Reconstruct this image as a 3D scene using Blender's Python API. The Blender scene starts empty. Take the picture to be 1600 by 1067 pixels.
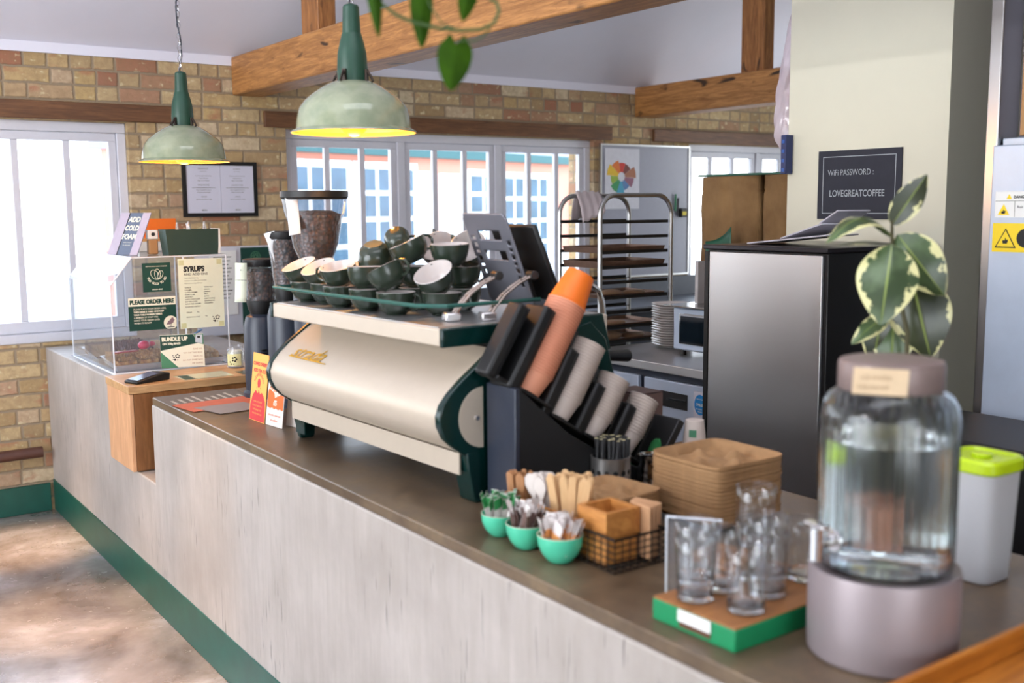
import bpy, bmesh, math, random
from mathutils import Matrix, Vector, Euler
random.seed(7)
S = bpy.context.scene
COL = S.collection
PI = math.pi
# ------------------------------------------------------------------ camera, world, light
YAW, PITCH, ROLL = math.radians(35.05), math.radians(7.267), math.radians(-0.46)
cf = Vector((math.sin(YAW)*math.cos(PITCH), math.cos(YAW)*math.cos(PITCH), -math.sin(PITCH)))
cr = Vector((math.cos(YAW), -math.sin(YAW), 0)); cu = cr.cross(cf)
cr2 = cr*math.cos(ROLL)+cu*math.sin(ROLL); cu2 = cu*math.cos(ROLL)-cr*math.sin(ROLL)
cam = bpy.data.cameras.new('camera'); camo = bpy.data.objects.new('camera', cam); COL.objects.link(camo)
cm = Matrix((cr2, cu2, -cf)).transposed().to_4x4(); cm.translation = Vector((0, 0, 1.65))
camo.matrix_world = cm
cam.sensor_width = 36; cam.lens = 1662.6*36/1600; cam.clip_start = 0.05
cam.dof.use_dof = True; cam.dof.focus_distance = 4.25; cam.dof.aperture_fstop = 2.6
S.camera = camo
vs = S.view_settings; vs.view_transform = 'Standard'; vs.look = 'None'; vs.gamma = 1; vs.exposure = 0.0
vs.use_curve_mapping = False
S.cycles.use_denoising = True
S.cycles.max_bounces = 14; S.cycles.transparent_max_bounces = 24; S.cycles.transmission_bounces = 14
S.cycles.sample_clamp_indirect = 6; S.cycles.caustics_refractive = False; S.cycles.caustics_reflective = False
W = bpy.data.worlds.new('sky'); S.world = W; W.use_nodes = True
wn = W.node_tree.nodes; wl = W.node_tree.links
bg = wn['Background']; bg.inputs[1].default_value = 6.0
wtc = wn.new('ShaderNodeTexCoord'); wsep = wn.new('ShaderNodeSeparateXYZ'); wr = wn.new('ShaderNodeValToRGB')
wl.new(wtc.outputs['Generated'], wsep.inputs[0]); wl.new(wsep.outputs['Z'], wr.inputs[0])
wr.color_ramp.elements[0].position = 0.0; wr.color_ramp.elements[0].color = (0.90, 0.95, 1.0, 1)
wr.color_ramp.elements[1].position = 0.6; wr.color_ramp.elements[1].color = (0.62, 0.78, 1.0, 1)
wl.new(wr.outputs[0], bg.inputs[0])

def area(name, loc, aim, sx, sy, power, col=(1, 1, 1)):
    l = bpy.data.lights.new(name, 'AREA'); l.shape = 'RECTANGLE'; l.size = sx; l.size_y = sy
    l.energy = power; l.color = col
    o = bpy.data.objects.new(name, l); COL.objects.link(o); o.location = loc
    o.rotation_euler = (Vector(aim)-Vector(loc)).to_track_quat('-Z', 'Y').to_euler()
    return o
# daylight fill: area lights set inside the street, front and kitchen openings
area('daylight_left_wall', (-3.75, 3.0, 1.5), (1.5, 3.2, 2.3), 3.2, 2.0, 110, (0.88, 0.94, 1.0))
area('daylight_front_wall', (0.0, -2.35, 1.6), (0.6, 3, 2.4), 2.0, 1.8, 20, (0.95, 0.97, 1.0))
area('daylight_kitchen_door', (7.3, 5.0, 1.6), (3.5, 4.0, 1.0), 1.0, 2.0, 16, (0.9, 0.96, 1.0))
area('added_overhead_fill', (0.9, 1.0, 3.95), (1.2, 2.3, 0), 2.6, 1.2, 40, (0.9, 0.93, 1.0))  # fill light added overhead; the ceiling has no rooflight

area('added_ceiling_fill', (-3.7, 2.6, 2.75), (0.5, 3.4, 4.2), 3.0, 0.12, 110, (0.95, 0.95, 1.0))  # fill added to brighten the ceiling, above the unseen uplighters
area('added_ceiling_fill', (3.6, -2.2, 2.75), (3.8, 2.5, 4.6), 3.0, 0.12, 80, (0.95, 0.95, 1.0))
# ------------------------------------------------------------------ helpers
def s2l(c):
    return tuple((x/12.92 if x <= 0.04045 else ((x+0.055)/1.055)**2.4) for x in c)
def hx(r, g, b): return s2l((r/255, g/255, b/255))
MATS = {}
class NT:
    def __init__(s, name):
        s.m = bpy.data.materials.new(name); s.m.use_nodes = True
        s.n = s.m.node_tree.nodes; s.l = s.m.node_tree.links; s.b = s.n['Principled BSDF']
    def new(s, t, **k):
        n = s.n.new('ShaderNode'+t)
        for a, v in k.items(): setattr(n, a, v)
        return n
    def link(s, a, b): s.l.new(a, b)
    def math(s, op, a, b=None, c=None):
        n = s.new('Math', operation=op)
        for i, v in enumerate((a, b, c)):
            if v is None: continue
            if isinstance(v, (int, float)): n.inputs[i].default_value = v
            else: s.link(v, n.inputs[i])
        return n.outputs[0]
    def mix(s, f, a, b, bt='MIX'):
        n = s.new('Mix', data_type='RGBA', blend_type=bt)
        for i, v in ((0, f), (6, a), (7, b)):
            if isinstance(v, (int, float)): n.inputs[i].default_value = v
            elif isinstance(v, tuple): n.inputs[i].default_value = (*v[:3], 1)
            else: s.link(v, n.inputs[i])
        return n.outputs[2]
    def ramp(s, f, stops):
        n = s.new('ValToRGB'); e = n.color_ramp.elements
        while len(e) < len(stops): e.new(0.5)
        for i, (p, c) in enumerate(stops): e[i].position = p; e[i].color = (*c[:3], 1) if isinstance(c, tuple) else (c, c, c, 1)
        s.link(f, n.inputs[0]); return n.outputs[0]
    def coord(s, scale=(1, 1, 1), kind='Object'):
        t = s.new('TexCoord'); m = s.new('Mapping'); m.inputs['Scale'].default_value = scale
        s.link(t.outputs[kind], m.inputs[0]); return m.outputs[0]
    def noise(s, v, scale, detail=4, rough=0.55, dist=0):
        n = s.new('TexNoise'); n.inputs['Scale'].default_value = scale; n.inputs['Detail'].default_value = detail
        n.inputs['Roughness'].default_value = rough; n.inputs['Distortion'].default_value = dist
        if v is not None: s.link(v, n.inputs['Vector'])
        return n.outputs['Fac']
    def bump(s, h, strength=0.3, dist=0.01):
        n = s.new('Bump'); n.inputs['Strength'].default_value = strength; n.inputs['Distance'].default_value = dist
        s.link(h, n.inputs['Height']); s.link(n.outputs[0], s.b.inputs['Normal'])
    def set(s, col=None, rough=None, metal=None, **k):
        b = s.b
        if col is not None:
            if isinstance(col, tuple): b.inputs['Base Color'].default_value = (*col[:3], 1)
            else: s.link(col, b.inputs['Base Color'])
        if rough is not None:
            if isinstance(rough, (int, float)): b.inputs['Roughness'].default_value = rough
            else: s.link(rough, b.inputs['Roughness'])
        if metal is not None: b.inputs['Metallic'].default_value = metal
        for a, v in k.items(): b.inputs[a.replace('_', ' ')].default_value = v
        return s.m
def plain(name, col, rough=0.5, metal=0.0, var=0.12, scale=30, **k):
    """a painted / moulded surface with a faint uneven tone"""
    if name in MATS: return MATS[name]
    t = NT(name); v = t.coord(); n = t.noise(v, scale)
    f = t.ramp(n, [(0.25, 1-var), (0.75, 1.0)])
    t.set(t.mix(1.0, col, f, 'MULTIPLY'), rough, metal, **k)
    MATS[name] = t.m; return t.m
def wood(name, c1, c2, axis=1, scale=1.0, rough=0.55, knots=False, streak=14):
    if name in MATS: return MATS[name]
    t = NT(name); sc = [streak*scale]*3; sc[axis] = 1.2*scale
    v = t.coord(tuple(sc)); n1 = t.noise(v, 3.0, 6, 0.6, 1.2); n2 = t.noise(v, 12, 3, 0.7)
    f = t.math('ADD', t.math('MULTIPLY', n1, 0.75), t.math('MULTIPLY', n2, 0.25))
    col = t.ramp(f, [(0.3, c2), (0.48, tuple((a+b)/2 for a, b in zip(c1, c2))), (0.62, c1)])
    if knots:
        sk = [5.0]*3; sk[axis] = 1.7
        kn = t.noise(t.coord(tuple(sk)), 2.2, 2, 0.5, 0.6)
        col = t.mix(t.ramp(kn, [(0.66, 0.0), (0.74, 1.0)]), col, tuple(x*0.16 for x in c2))
        sp = t.noise(t.coord((26, 26, 26)), 2.6, 2)
        col = t.mix(t.ramp(sp, [(0.73, 0.0), (0.78, 0.8)]), col, tuple(x*0.15 for x in c2))
    t.bump(f, 0.25, 0.004)
    t.set(col, rough); MATS[name] = t.m; return t.m
def metal(name, col=(0.55, 0.55, 0.56), rough=0.28, axis=2, brushed=True):
    if name in MATS: return MATS[name]
    t = NT(name)
    if brushed:
        sc = [3.0]*3; sc[axis] = 160.0
        n = t.noise(t.coord(tuple(sc)), 2.0, 3)
        t.bump(n, 0.012, 0.001)
        t.set(col, t.ramp(n, [(0.3, rough*0.9), (0.7, rough*1.15)]), 1.0)
    else: t.set(col, rough, 1.0)
    MATS[name] = t.m; return t.m
def clear(name, tint=(1, 1, 1), gloss=0.08, body=0.0, bodycol=(0.9, 0.95, 1), rough=0.02, edge=0.5):
    """thin clear sheet: see-through with a fresnel-like sheen"""
    if name in MATS: return MATS[name]
    t = NT(name); out = t.n['Material Output']; t.n.remove(t.b)
    tr = t.new('BsdfTransparent'); tr.inputs[0].default_value = (*tint, 1)
    gl = t.new('BsdfGlossy'); gl.inputs['Roughness'].default_value = rough
    lw = t.new('LayerWeight'); lw.inputs[0].default_value = edge
    f = t.math('ADD', t.math('MULTIPLY', t.math('POWER', lw.outputs['Facing'], 3.0), 0.6), gloss)
    mx = t.new('MixShader'); t.link(f, mx.inputs[0]); t.link(tr.outputs[0], mx.inputs[1]); t.link(gl.outputs[0], mx.inputs[2])
    last = mx.outputs[0]
    if body > 0:
        df = t.new('BsdfDiffuse'); df.inputs[0].default_value = (*bodycol, 1)
        m2 = t.new('MixShader'); m2.inputs[0].default_value = body
        t.link(last, m2.inputs[1]); t.link(df.outputs[0], m2.inputs[2]); last = m2.outputs[0]
    t.link(last, out.inputs[0]); MATS[name] = t.m; return t.m
def glass(name, col=(1, 1, 1), rough=0.0, ior=1.45):
    if name in MATS: return MATS[name]
    t = NT(name); t.set(col, rough, 0.0, Transmission_Weight=1.0, IOR=ior); MATS[name] = t.m; return t.m
def emit(name, col, strength):
    t = NT(name); t.set(col, 0.4); t.b.inputs['Emission Color'].default_value = (*col, 1)
    t.b.inputs['Emission Strength'].default_value = strength; return t.m

class G:
    def __init__(s): s.bm = bmesh.new(); s.M = Matrix.Identity(4); s.mi = 0
    def at(s, M): s.M = M; return s
    def v(s, p): return s.bm.verts.new(s.M @ Vector(p))
    def f(s, vs, mi=None):
        try: f = s.bm.faces.new(vs)
        except ValueError: return
        f.material_index = s.mi if mi is None else mi; return f
    def box(s, x0, x1, y0, y1, z0, z1):
        v = [s.v((x, y, z)) for z in (z0, z1) for y in (y0, y1) for x in (x0, x1)]
        for q in ((0, 2, 3, 1), (4, 5, 7, 6), (0, 1, 5, 4), (2, 6, 7, 3), (0, 4, 6, 2), (1, 3, 7, 5)): s.f([v[i] for i in q])
        return s
    def ring(s, c, r, ax, n, squash=1.0, ph=0):
        q = Vector(ax).normalized().to_track_quat('Z', 'Y').to_matrix()
        return [s.v(Vector(c)+q @ Vector((math.cos(ph+2*PI*i/n)*r, math.sin(ph+2*PI*i/n)*r*squash, 0))) for i in range(n)]
    def bridge(s, a, b, mi=None):
        n = len(a)
        for i in range(n): s.f([a[i], a[(i+1) % n], b[(i+1) % n], b[i]], mi)
    def cyl(s, p0, p1, r0, r1=None, n=20, caps=True):
        r1 = r0 if r1 is None else r1; ax = Vector(p1)-Vector(p0)
        a = s.ring(p0, r0, ax, n); b = s.ring(p1, r1, ax, n); s.bridge(a, b)
        if caps: s.f(a[::-1]); s.f(b)
        return s
    def lathe(s, prof, n=32, mis=None, capb=True, capt=False, rib=0, ribn=0):
        """prof: (r, z) from bottom to top around local Z"""
        rings = []
        for r, z in prof:
            rings.append([s.v(((r+(rib*math.cos(ribn*2*PI*i/n) if ribn else 0))*math.cos(2*PI*i/n), (r+(rib*math.cos(ribn*2*PI*i/n) if ribn else 0))*math.sin(2*PI*i/n), z)) for i in range(n)])
        for k in range(len(rings)-1): s.bridge(rings[k], rings[k+1], None if mis is None else mis[k])
        if capb: s.f(rings[0][::-1], None if mis is None else mis[0])
        if capt: s.f(rings[-1], None if mis is None else mis[-1])
        return s
    def tube(s, pts, r, n=8, closed=False, caps=True):
        pts = [Vector(p) for p in pts]; R = []; m = len(pts)
        up = None
        for i, p in enumerate(pts):
            if closed: d = pts[(i+1) % m]-pts[i-1]
            else: d = pts[min(i+1, m-1)]-pts[max(i-1, 0)]
            d.normalize()
            if up is None:
                up = Vector((0, 0, 1)) if abs(d.z) < 0.9 else Vector((1, 0, 0))
            a = d.cross(up).normalized(); b = a.cross(d).normalized(); up = b
            rr = r[i] if isinstance(r, (list, tuple)) else r
            R.append([s.v(p+a*math.cos(2*PI*k/n)*rr+b*math.sin(2*PI*k/n)*rr) for k in range(n)])
        for i in range(m-1): s.bridge(R[i], R[i+1])
        if closed: s.bridge(R[-1], R[0])
        elif caps: s.f(R[0][::-1]); s.f(R[-1])
        return s
    def prism(s, poly, h0, h1, axis='y'):
        """poly in the plane normal to axis; y: (x,z), z: (x,y), x: (y,z)"""
        def P(a, b, h): return {'y': (a, h, b), 'z': (a, b, h), 'x': (h, a, b)}[axis]
        A = [s.v(P(a, b, h0)) for a, b in poly]; B = [s.v(P(a, b, h1)) for a, b in poly]
        s.bridge(A, B); s.f(A[::-1]); s.f(B); return s
    def strip(s, prof, h0, h1, th, axis='y'):
        """open profile thickened by th and extruded"""
        out = []; m = len(prof)
        for i in range(m):
            a = Vector(prof[max(i-1, 0)]); b = Vector(prof[min(i+1, m-1)]); d = (b-a).normalized()
            out.append((prof[i][0]-d.y*th, prof[i][1]+d.x*th))
        return s.prism(list(prof)+out[::-1], h0, h1, axis)
    def sphere(s, c, r, n=16, sz=1.0):
        prof = [(max(r*math.sin(PI*k/10), 1e-4), c[2]-r*sz*math.cos(PI*k/10)) for k in range(11)]
        M0 = s.M; s.M = M0 @ Matrix.Translation((c[0], c[1], 0)); s.lathe(prof, n, capb=False); s.M = M0; return s
    def grid(s, fn, nu, nv, mi=None, uv=False):
        V = [[s.v(fn(i/nu, j/nv)) for j in range(nv+1)] for i in range(nu+1)]
        lay = s.bm.loops.layers.uv.verify() if uv else None
        for i in range(nu):
            for j in range(nv):
                f = s.f([V[i][j], V[i+1][j], V[i+1][j+1], V[i][j+1]], mi)
                if uv and f:
                    for lp, (a, b) in zip(f.loops, ((i, j), (i+1, j), (i+1, j+1), (i, j+1))): lp[lay].uv = (a/nu, b/nv)
        return s
    def mesh(s, name, mats, smooth=True, ang=35):
        bm = s.bm; bmesh.ops.recalc_face_normals(bm, faces=bm.faces[:])
        if smooth:
            for f in bm.faces: f.smooth = True
            lim = math.radians(ang)
            for e in bm.edges:
                if len(e.link_faces) == 2 and e.calc_face_angle(0) > lim: e.smooth = False
        me = bpy.data.meshes.new(name); bm.to_mesh(me); bm.free()
        for m in (mats if isinstance(mats, (list, tuple)) else [mats]): me.materials.append(m)
        return me
    def obj(s, name, mats, parent=None, bevel=0, seg=2, smooth=True, wp=False, solid=0, ang=35, subd=0):
        me = s.mesh(name, mats, smooth, ang); o = bpy.data.objects.new(name, me); COL.objects.link(o)
        if parent is not None:
            o.parent = parent
            if wp: o.matrix_parent_inverse = WM(parent).inverted()
        if solid:
            md = o.modifiers.new('thickness', 'SOLIDIFY'); md.thickness = solid; md.offset = 0
        if bevel:
            md = o.modifiers.new('bevel', 'BEVEL'); md.width = bevel; md.segments = seg; md.limit_method = 'ANGLE'
            md.angle_limit = math.radians(40)
        if subd:
            md = o.modifiers.new('sub', 'SUBSURF'); md.levels = subd; md.render_levels = subd
        return o
def WM(o):
    if o.parent is None: return o.matrix_basis.copy()
    return WM(o.parent) @ o.matrix_parent_inverse @ o.matrix_basis
def tag(o, label, cat, group=None, kind=None):
    if label: o['label'] = label
    if cat: o['category'] = cat
    if group: o['group'] = group
    if kind: o['kind'] = kind
    return o
def thing(name, label, cat, loc=(0, 0, 0), rotz=0, group=None, M=None):
    o = bpy.data.objects.new(name, None); COL.objects.link(o); o.empty_display_size = 0.05
    if M is not None: o.matrix_basis = M
    else: o.location = loc; o.rotation_euler = (0, 0, rotz)
    return tag(o, label, cat, group)
def struct(o): o['kind'] = 'structure'; return o
def dup(root, M=None, label=None, group=None):
    r = root.copy(); COL.objects.link(r)
    if M is not None: r.matrix_basis = M
    if label: r['label'] = label
    if group: r['group'] = group
    for ch in list(root.children):
        c = ch.copy(); COL.objects.link(c); c.parent = r
        for g in list(ch.children):
            d = g.copy(); COL.objects.link(d); d.parent = c
    return r
def TR(x, y, z, rx=0, ry=0, rz=0, s=1):
    return Matrix.Translation((x, y, z)) @ Euler((rx, ry, rz)).to_matrix().to_4x4() @ Matrix.Scale(s, 4)
def frame(ll, lr, ul):
    ll, lr, ul = Vector(ll), Vector(lr), Vector(ul); u = (lr-ll).normalized(); w = u.cross((ul-ll).normalized()).normalized(); v = w.cross(u)
    M = Matrix((u, v, w)).transposed().to_4x4(); M.translation = ll; return M
def txt(parent, lines, mat, name='lettering', z=0.0006, depth=0.0003, M=None, shear=0):
    bm = bmesh.new()
    for ln in lines:
        s, x, y, size = ln[:4]; al = ln[4] if len(ln) > 4 else 'L'; xs = ln[5] if len(ln) > 5 else 1.0; bold = ln[6] if len(ln) > 6 else 0.0
        rot = ln[7] if len(ln) > 7 else 0.0
        cu = bpy.data.curves.new('t', 'FONT'); cu.body = s; cu.size = size; cu.align_x = {'L': 'LEFT', 'C': 'CENTER', 'R': 'RIGHT'}[al]
        cu.offset = bold*size; cu.resolution_u = 3; cu.shear = shear
        o = bpy.data.objects.new('t', cu); COL.objects.link(o)
        me = bpy.data.meshes.new_from_object(o.evaluated_get(bpy.context.evaluated_depsgraph_get()))
        me.transform(Matrix.Translation((x, y, z)) @ Matrix.Rotation(rot, 4, 'Z') @ Matrix.Diagonal((xs, 1, 1, 1)))
        if bold >= 0.025:
            for q in (-0.022, 0.022):
                me.transform(Matrix.Translation((q*size, 0, 0.00004))); bm.from_mesh(me); me.transform(Matrix.Translation((-q*size, 0, 0.00004)))
        bm.from_mesh(me); bpy.data.objects.remove(o); bpy.data.curves.remove(cu); bpy.data.meshes.remove(me)
    me = bpy.data.meshes.new(name); bm.to_mesh(me); bm.free(); me.materials.clear(); me.materials.append(mat)
    for p in me.polygons: p.material_index = 0
    o = bpy.data.objects.new(name, me); COL.objects.link(o); o.parent = parent
    if M is not None: o.matrix_basis = M
    return o
def patch(parent, name, mat, x0, x1, y0, y1, z=0.0003, t=0.0002):
    return G().box(x0, x1, y0, y1, z-t, z).obj(name, mat, parent, smooth=False)
def poly(parent, name, mat, pts, z=0.0003):
    g = G(); g.prism(pts, z-0.0002, z, 'z'); return g.obj(name, mat, parent, smooth=False)
def circ(cx, cy, r, n=24, ry=None): return [(cx+r*math.cos(2*PI*i/n), cy+(ry or r)*math.sin(2*PI*i/n)) for i in range(n)]
def card(name, M, w, h, mat, label, cat, t=0.002, group=None, bevel=0):
    o = G().box(0, w, 0, h, -t, 0).obj(name, mat, None, bevel=bevel, smooth=False); o.matrix_basis = M
    return tag(o, label, cat, group)

# ------------------------------------------------------------------ materials
def brick_mat():
    t = NT('london_brick'); v = t.coord(); sp = t.new('SeparateXYZ'); t.link(v, sp.inputs[0])
    wob = t.noise(t.coord((1, 1, 1)), 9, 3)
    X = t.math('ADD', t.math('ADD', sp.outputs['X'], sp.outputs['Y']), t.math('MULTIPLY', wob, 0.012)); Z = t.math('ADD', sp.outputs['Z'], t.math('MULTIPLY', wob, 0.014))
    RH, BW = 0.083, 0.235
    zr = t.math('DIVIDE', Z, RH); row = t.math('FLOOR', zr); fz = t.math('FRACT', zr)
    sh = t.math('MULTIPLY', t.math('FRACT', t.math('MULTIPLY', row, 0.5)), 1.0)
    wnr = t.new('TexWhiteNoise', noise_dimensions='1D'); t.link(row, wnr.inputs['W'])
    xr = t.math('ADD', t.math('DIVIDE', X, BW), t.math('ADD', sh, t.math('MULTIPLY', wnr.outputs['Value'], 0.25))); colm = t.math('FLOOR', xr); fx = t.math('FRACT', xr)
    # some stretchers are split into two headers
    cb0 = t.new('CombineXYZ'); t.link(colm, cb0.inputs[0]); t.link(row, cb0.inputs[1])
    w0 = t.new('TexWhiteNoise', noise_dimensions='2D'); t.link(cb0.outputs[0], w0.inputs['Vector'])
    spl = t.math('GREATER_THAN', w0.outputs['Value'], 0.62)
    half = t.math('MULTIPLY', spl, t.math('GREATER_THAN', fx, 0.5))
    cb = t.new('CombineXYZ'); t.link(t.math('ADD', colm, t.math('MULTIPLY', half, 0.5)), cb.inputs[0]); t.link(row, cb.inputs[1]); cb.inputs[2].default_value = 3
    w1 = t.new('TexWhiteNoise', noise_dimensions='3D'); t.link(cb.outputs[0], w1.inputs['Vector'])
    dx = t.math('MINIMUM', fx, t.math('SUBTRACT', 1.0, fx)); dxh = t.math('ABSOLUTE', t.math('SUBTRACT', fx, 0.5))
    dxh = t.math('ADD', dxh, t.math('MULTIPLY', t.math('SUBTRACT', 1.0, spl), 1.0)); dx = t.math('MULTIPLY', t.math('MINIMUM', dx, dxh), BW)
    dz = t.math('MULTIPLY', t.math('MINIMUM', fz, t.math('SUBTRACT', 1.0, fz)), RH)
    rag = t.math('MULTIPLY', t.math('SUBTRACT', t.noise(t.coord((1, 1, 1)), 45, 3), 0.5), 0.010)
    d = t.math('ADD', t.math('MINIMUM', dx, dz), rag)
    mort = t.ramp(d, [(0.004, 1.0), (0.0085, 0.0)])
    base = t.ramp(w1.outputs['Value'], [(0.0, hx(186, 160, 118)), (0.22, hx(206, 182, 138)), (0.4, hx(166, 140, 102)), (0.55, hx(196, 168, 116)), (0.7, hx(184, 156, 124)), (0.84, hx(160, 104, 78)), (0.93, hx(214, 198, 164)), (1.0, hx(148, 88, 66))])
    n1 = t.noise(t.coord((1, 1, 1)), 28, 6, 0.7); n2 = t.noise(t.coord((1, 1, 2)), 7, 4)
    base = t.mix(t.ramp(n1, [(0.35, 0.0), (0.7, 0.55)]), base, hx(140, 112, 82), 'MIX')
    base = t.mix(t.ramp(n2, [(0.58, 0.0), (0.70, 0.6)]), base, hx(168, 106, 80))
    n3 = t.noise(t.coord((1.3, 1, 1.6)), 17, 5); base = t.mix(t.ramp(n3, [(0.6, 0.0), (0.68, 0.75)]), base, hx(214, 200, 160))
    col = t.mix(mort, base, hx(150, 132, 108))
    hgt = t.math('SUBTRACT', t.math('ADD', t.math('MULTIPLY', n1, 0.6), 0.6), mort)
    t.bump(hgt, 0.6, 0.012); t.set(col, 0.9); return t.m
BRICK = brick_mat()
PLASTER = plain('white_ceiling_paint', hx(232, 230, 240), 0.8, var=0.04, scale=3)
CREAM = plain('cream_wall_paint', hx(222, 218, 196), 0.6, var=0.05, scale=4)
WHITEP = plain('white_gloss_paint', hx(214, 214, 222), 0.35, var=0.05)
BEAM = wood('old_pine_beam', hx(190, 134, 76), hx(126, 78, 36), axis=1, knots=True)
POSTW = wood('old_pine_post', hx(178, 120, 66), hx(104, 60, 26), axis=2, knots=True)
LINT = wood('dark_lintel_wood', hx(124, 84, 52), hx(76, 46, 26), axis=0)
PLY = wood('birch_ply_face', hx(220, 170, 128), hx(192, 140, 100), axis=2, rough=0.4, streak=6)
PLYT = wood('ply_worktop', hx(206, 164, 116), hx(168, 122, 76), axis=0, rough=0.4, streak=8)
PLYD = wood('brown_ply_side', hx(152, 102, 60), hx(112, 70, 36), axis=2, rough=0.4, streak=6)
def concrete_front():
    t = NT('board_marked_concrete'); 
    n1 = t.noise(t.coord((1, 1, 1)), 2.2, 5, 0.6); n2 = t.noise(t.coord((14, 14, 1.6)), 2.0, 5, 0.7)
    col = t.ramp(n1, [(0.3, hx(156, 147, 139)), (0.7, hx(188, 179, 172))])
    col = t.mix(t.ramp(n2, [(0.35, 0.35), (0.6, 0.0)]), col, hx(150, 140, 128))
    st = t.noise(t.coord((46, 46, 3.2)), 2.4, 2, 0.4); zone = t.noise(t.coord((1, 1, 1)), 3.1, 2)
    f = t.math('MULTIPLY', t.ramp(st, [(0.66, 0.0), (0.71, 1.0)]), t.ramp(zone, [(0.45, 0.0), (0.6, 0.9)]))
    col = t.mix(f, col, hx(92, 90, 82)); t.bump(n2, 0.1, 0.004); t.set(col, 0.55); return t.m
CONC = concrete_front()
def concrete_top():
    t = NT('sealed_concrete_top'); n1 = t.noise(t.coord(), 5, 6, 0.65); n2 = t.noise(t.coord(), 60, 3)
    col = t.ramp(n1, [(0.3, hx(74, 58, 42)), (0.5, hx(102, 84, 64)), (0.72, hx(126, 106, 80))])
    col = t.mix(t.ramp(n2, [(0.3, 0.3), (0.6, 0.0)]), col, hx(72, 62, 52))
    t.bump(n1, 0.1, 0.004); t.set(col, t.ramp(n1, [(0.3, 0.28), (0.7, 0.45)])); return t.m
CTOP = concrete_top()
def floor_mat():
    t = NT('polished_concrete_floor'); n1 = t.noise(t.coord(), 1.6, 6, 0.62, 0.4); n2 = t.noise(t.coord(), 9, 5, 0.7); n3 = t.noise(t.coord(), 55, 3, 0.6)
    col = t.ramp(n1, [(0.3, hx(92, 78, 70)), (0.5, hx(158, 148, 146)), (0.66, hx(204, 200, 206))])
    col = t.mix(t.ramp(n2, [(0.3, 0.4), (0.55, 0.0)]), col, hx(112, 98, 86))
    f = t.math('MULTIPLY', t.ramp(n3, [(0.64, 0.0), (0.68, 1.0)]), t.ramp(n1, [(0.45, 0.0), (0.6, 1.0)]))
    col = t.mix(f, col, hx(70, 84, 84))
    vor = t.new('TexVoronoi', feature='DISTANCE_TO_EDGE'); vor.inputs['Scale'].default_value = 0.9; t.link(t.coord(), vor.inputs['Vector'])
    t.bump(n2, 0.12, 0.004); t.set(col, t.ramp(n2, [(0.3, 0.30), (0.7, 0.18)]), Coat_Weight=0.7, Coat_Roughness=0.16); return t.m
FLOORM = floor_mat()
GREENP = plain('dark_green_skirting_paint', hx(22, 86, 72), 0.4, var=0.35, scale=9)
STEEL = metal('brushed_stainless', (0.66, 0.65, 0.65), 0.36, axis=2)
STEELV = metal('satin_stainless_upright', (0.5, 0.5, 0.5), 0.28, brushed=False)
CHROME = metal('polished_chrome', (0.72, 0.72, 0.72), 0.08, brushed=False)
FRIDGEM = plain('pale_steel_door', hx(186, 200, 218), 0.36, metal=0.35, var=0.12, scale=8)
BLACK = plain('black_plastic', hx(13, 13, 14), 0.5, var=0.2)
MATTEBLK = plain('matt_black_sheet', hx(10, 10, 11), 0.7, var=0.2)
DGREY = plain('dark_slate_plastic', hx(40, 46, 60), 0.4, var=0.15)
WHITE = plain('white_card', hx(236, 236, 232), 0.6, var=0.03)
PAPER = plain('cream_paper', hx(222, 228, 206), 0.7, var=0.04)
INK = plain('black_ink', hx(26, 28, 28), 0.7, var=0.0)
GREYINK = plain('grey_ink', hx(110, 112, 104), 0.7, var=0.0)
LGREEN = plain('bottle_green_print', hx(10, 62, 52), 0.5, var=0.05)
MGREEN = plain('mid_green_print', hx(70, 130, 96), 0.5, var=0.05)
CWHITE = plain('off_white_print', hx(232, 230, 210), 0.6, var=0.0)
KRAFT = plain('kraft_card', hx(178, 134, 88), 0.75, var=0.15, scale=20)
PULP = plain('moulded_pulp', hx(172, 132, 90), 0.85, var=0.25, scale=50)
MACHC = plain('champagne_enamel', hx(200, 186, 168), 0.42, metal=0.25, var=0.04)
MACHG = plain('racing_green_enamel', hx(5, 40, 37), 0.2, var=0.1)
CUPG = plain('olive_green_glaze', hx(46, 56, 45), 0.2, var=0.15)
CUPI = plain('pale_grey_glaze', hx(206, 198, 194), 0.15, var=0.04)
ORANGE = plain('orange_card', hx(232, 112, 22), 0.5, var=0.05)
SALMON = plain('salmon_paper_cup', hx(222, 150, 118), 0.6, var=0.08)
CUPW = plain('white_paper_cup', hx(206, 192, 182), 0.55, var=0.06)
GOLD = plain('mustard_script_metal', hx(214, 164, 30), 0.3, metal=0.3, var=0.05)
PANE = clear('window_pane', gloss=0.03)
ACRY = clear('clear_acrylic', gloss=0.05, tint=(0.97, 0.985, 1.0), body=0.05, bodycol=(0.85, 0.9, 1))
ACRE = clear('edge_glint_acrylic', gloss=0.2, body=0.75, bodycol=(0.92, 0.95, 1.0))  # light caught along the edges is put into a pale body colour
GLASS = glass('clear_glass')
HOPPER = clear('clear_hopper_plastic', gloss=0.08, tint=(0.93, 0.93, 0.95), body=0.05)

# ------------------------------------------------------------------ setting
YB = 6.17; ZE = 2.48
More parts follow.
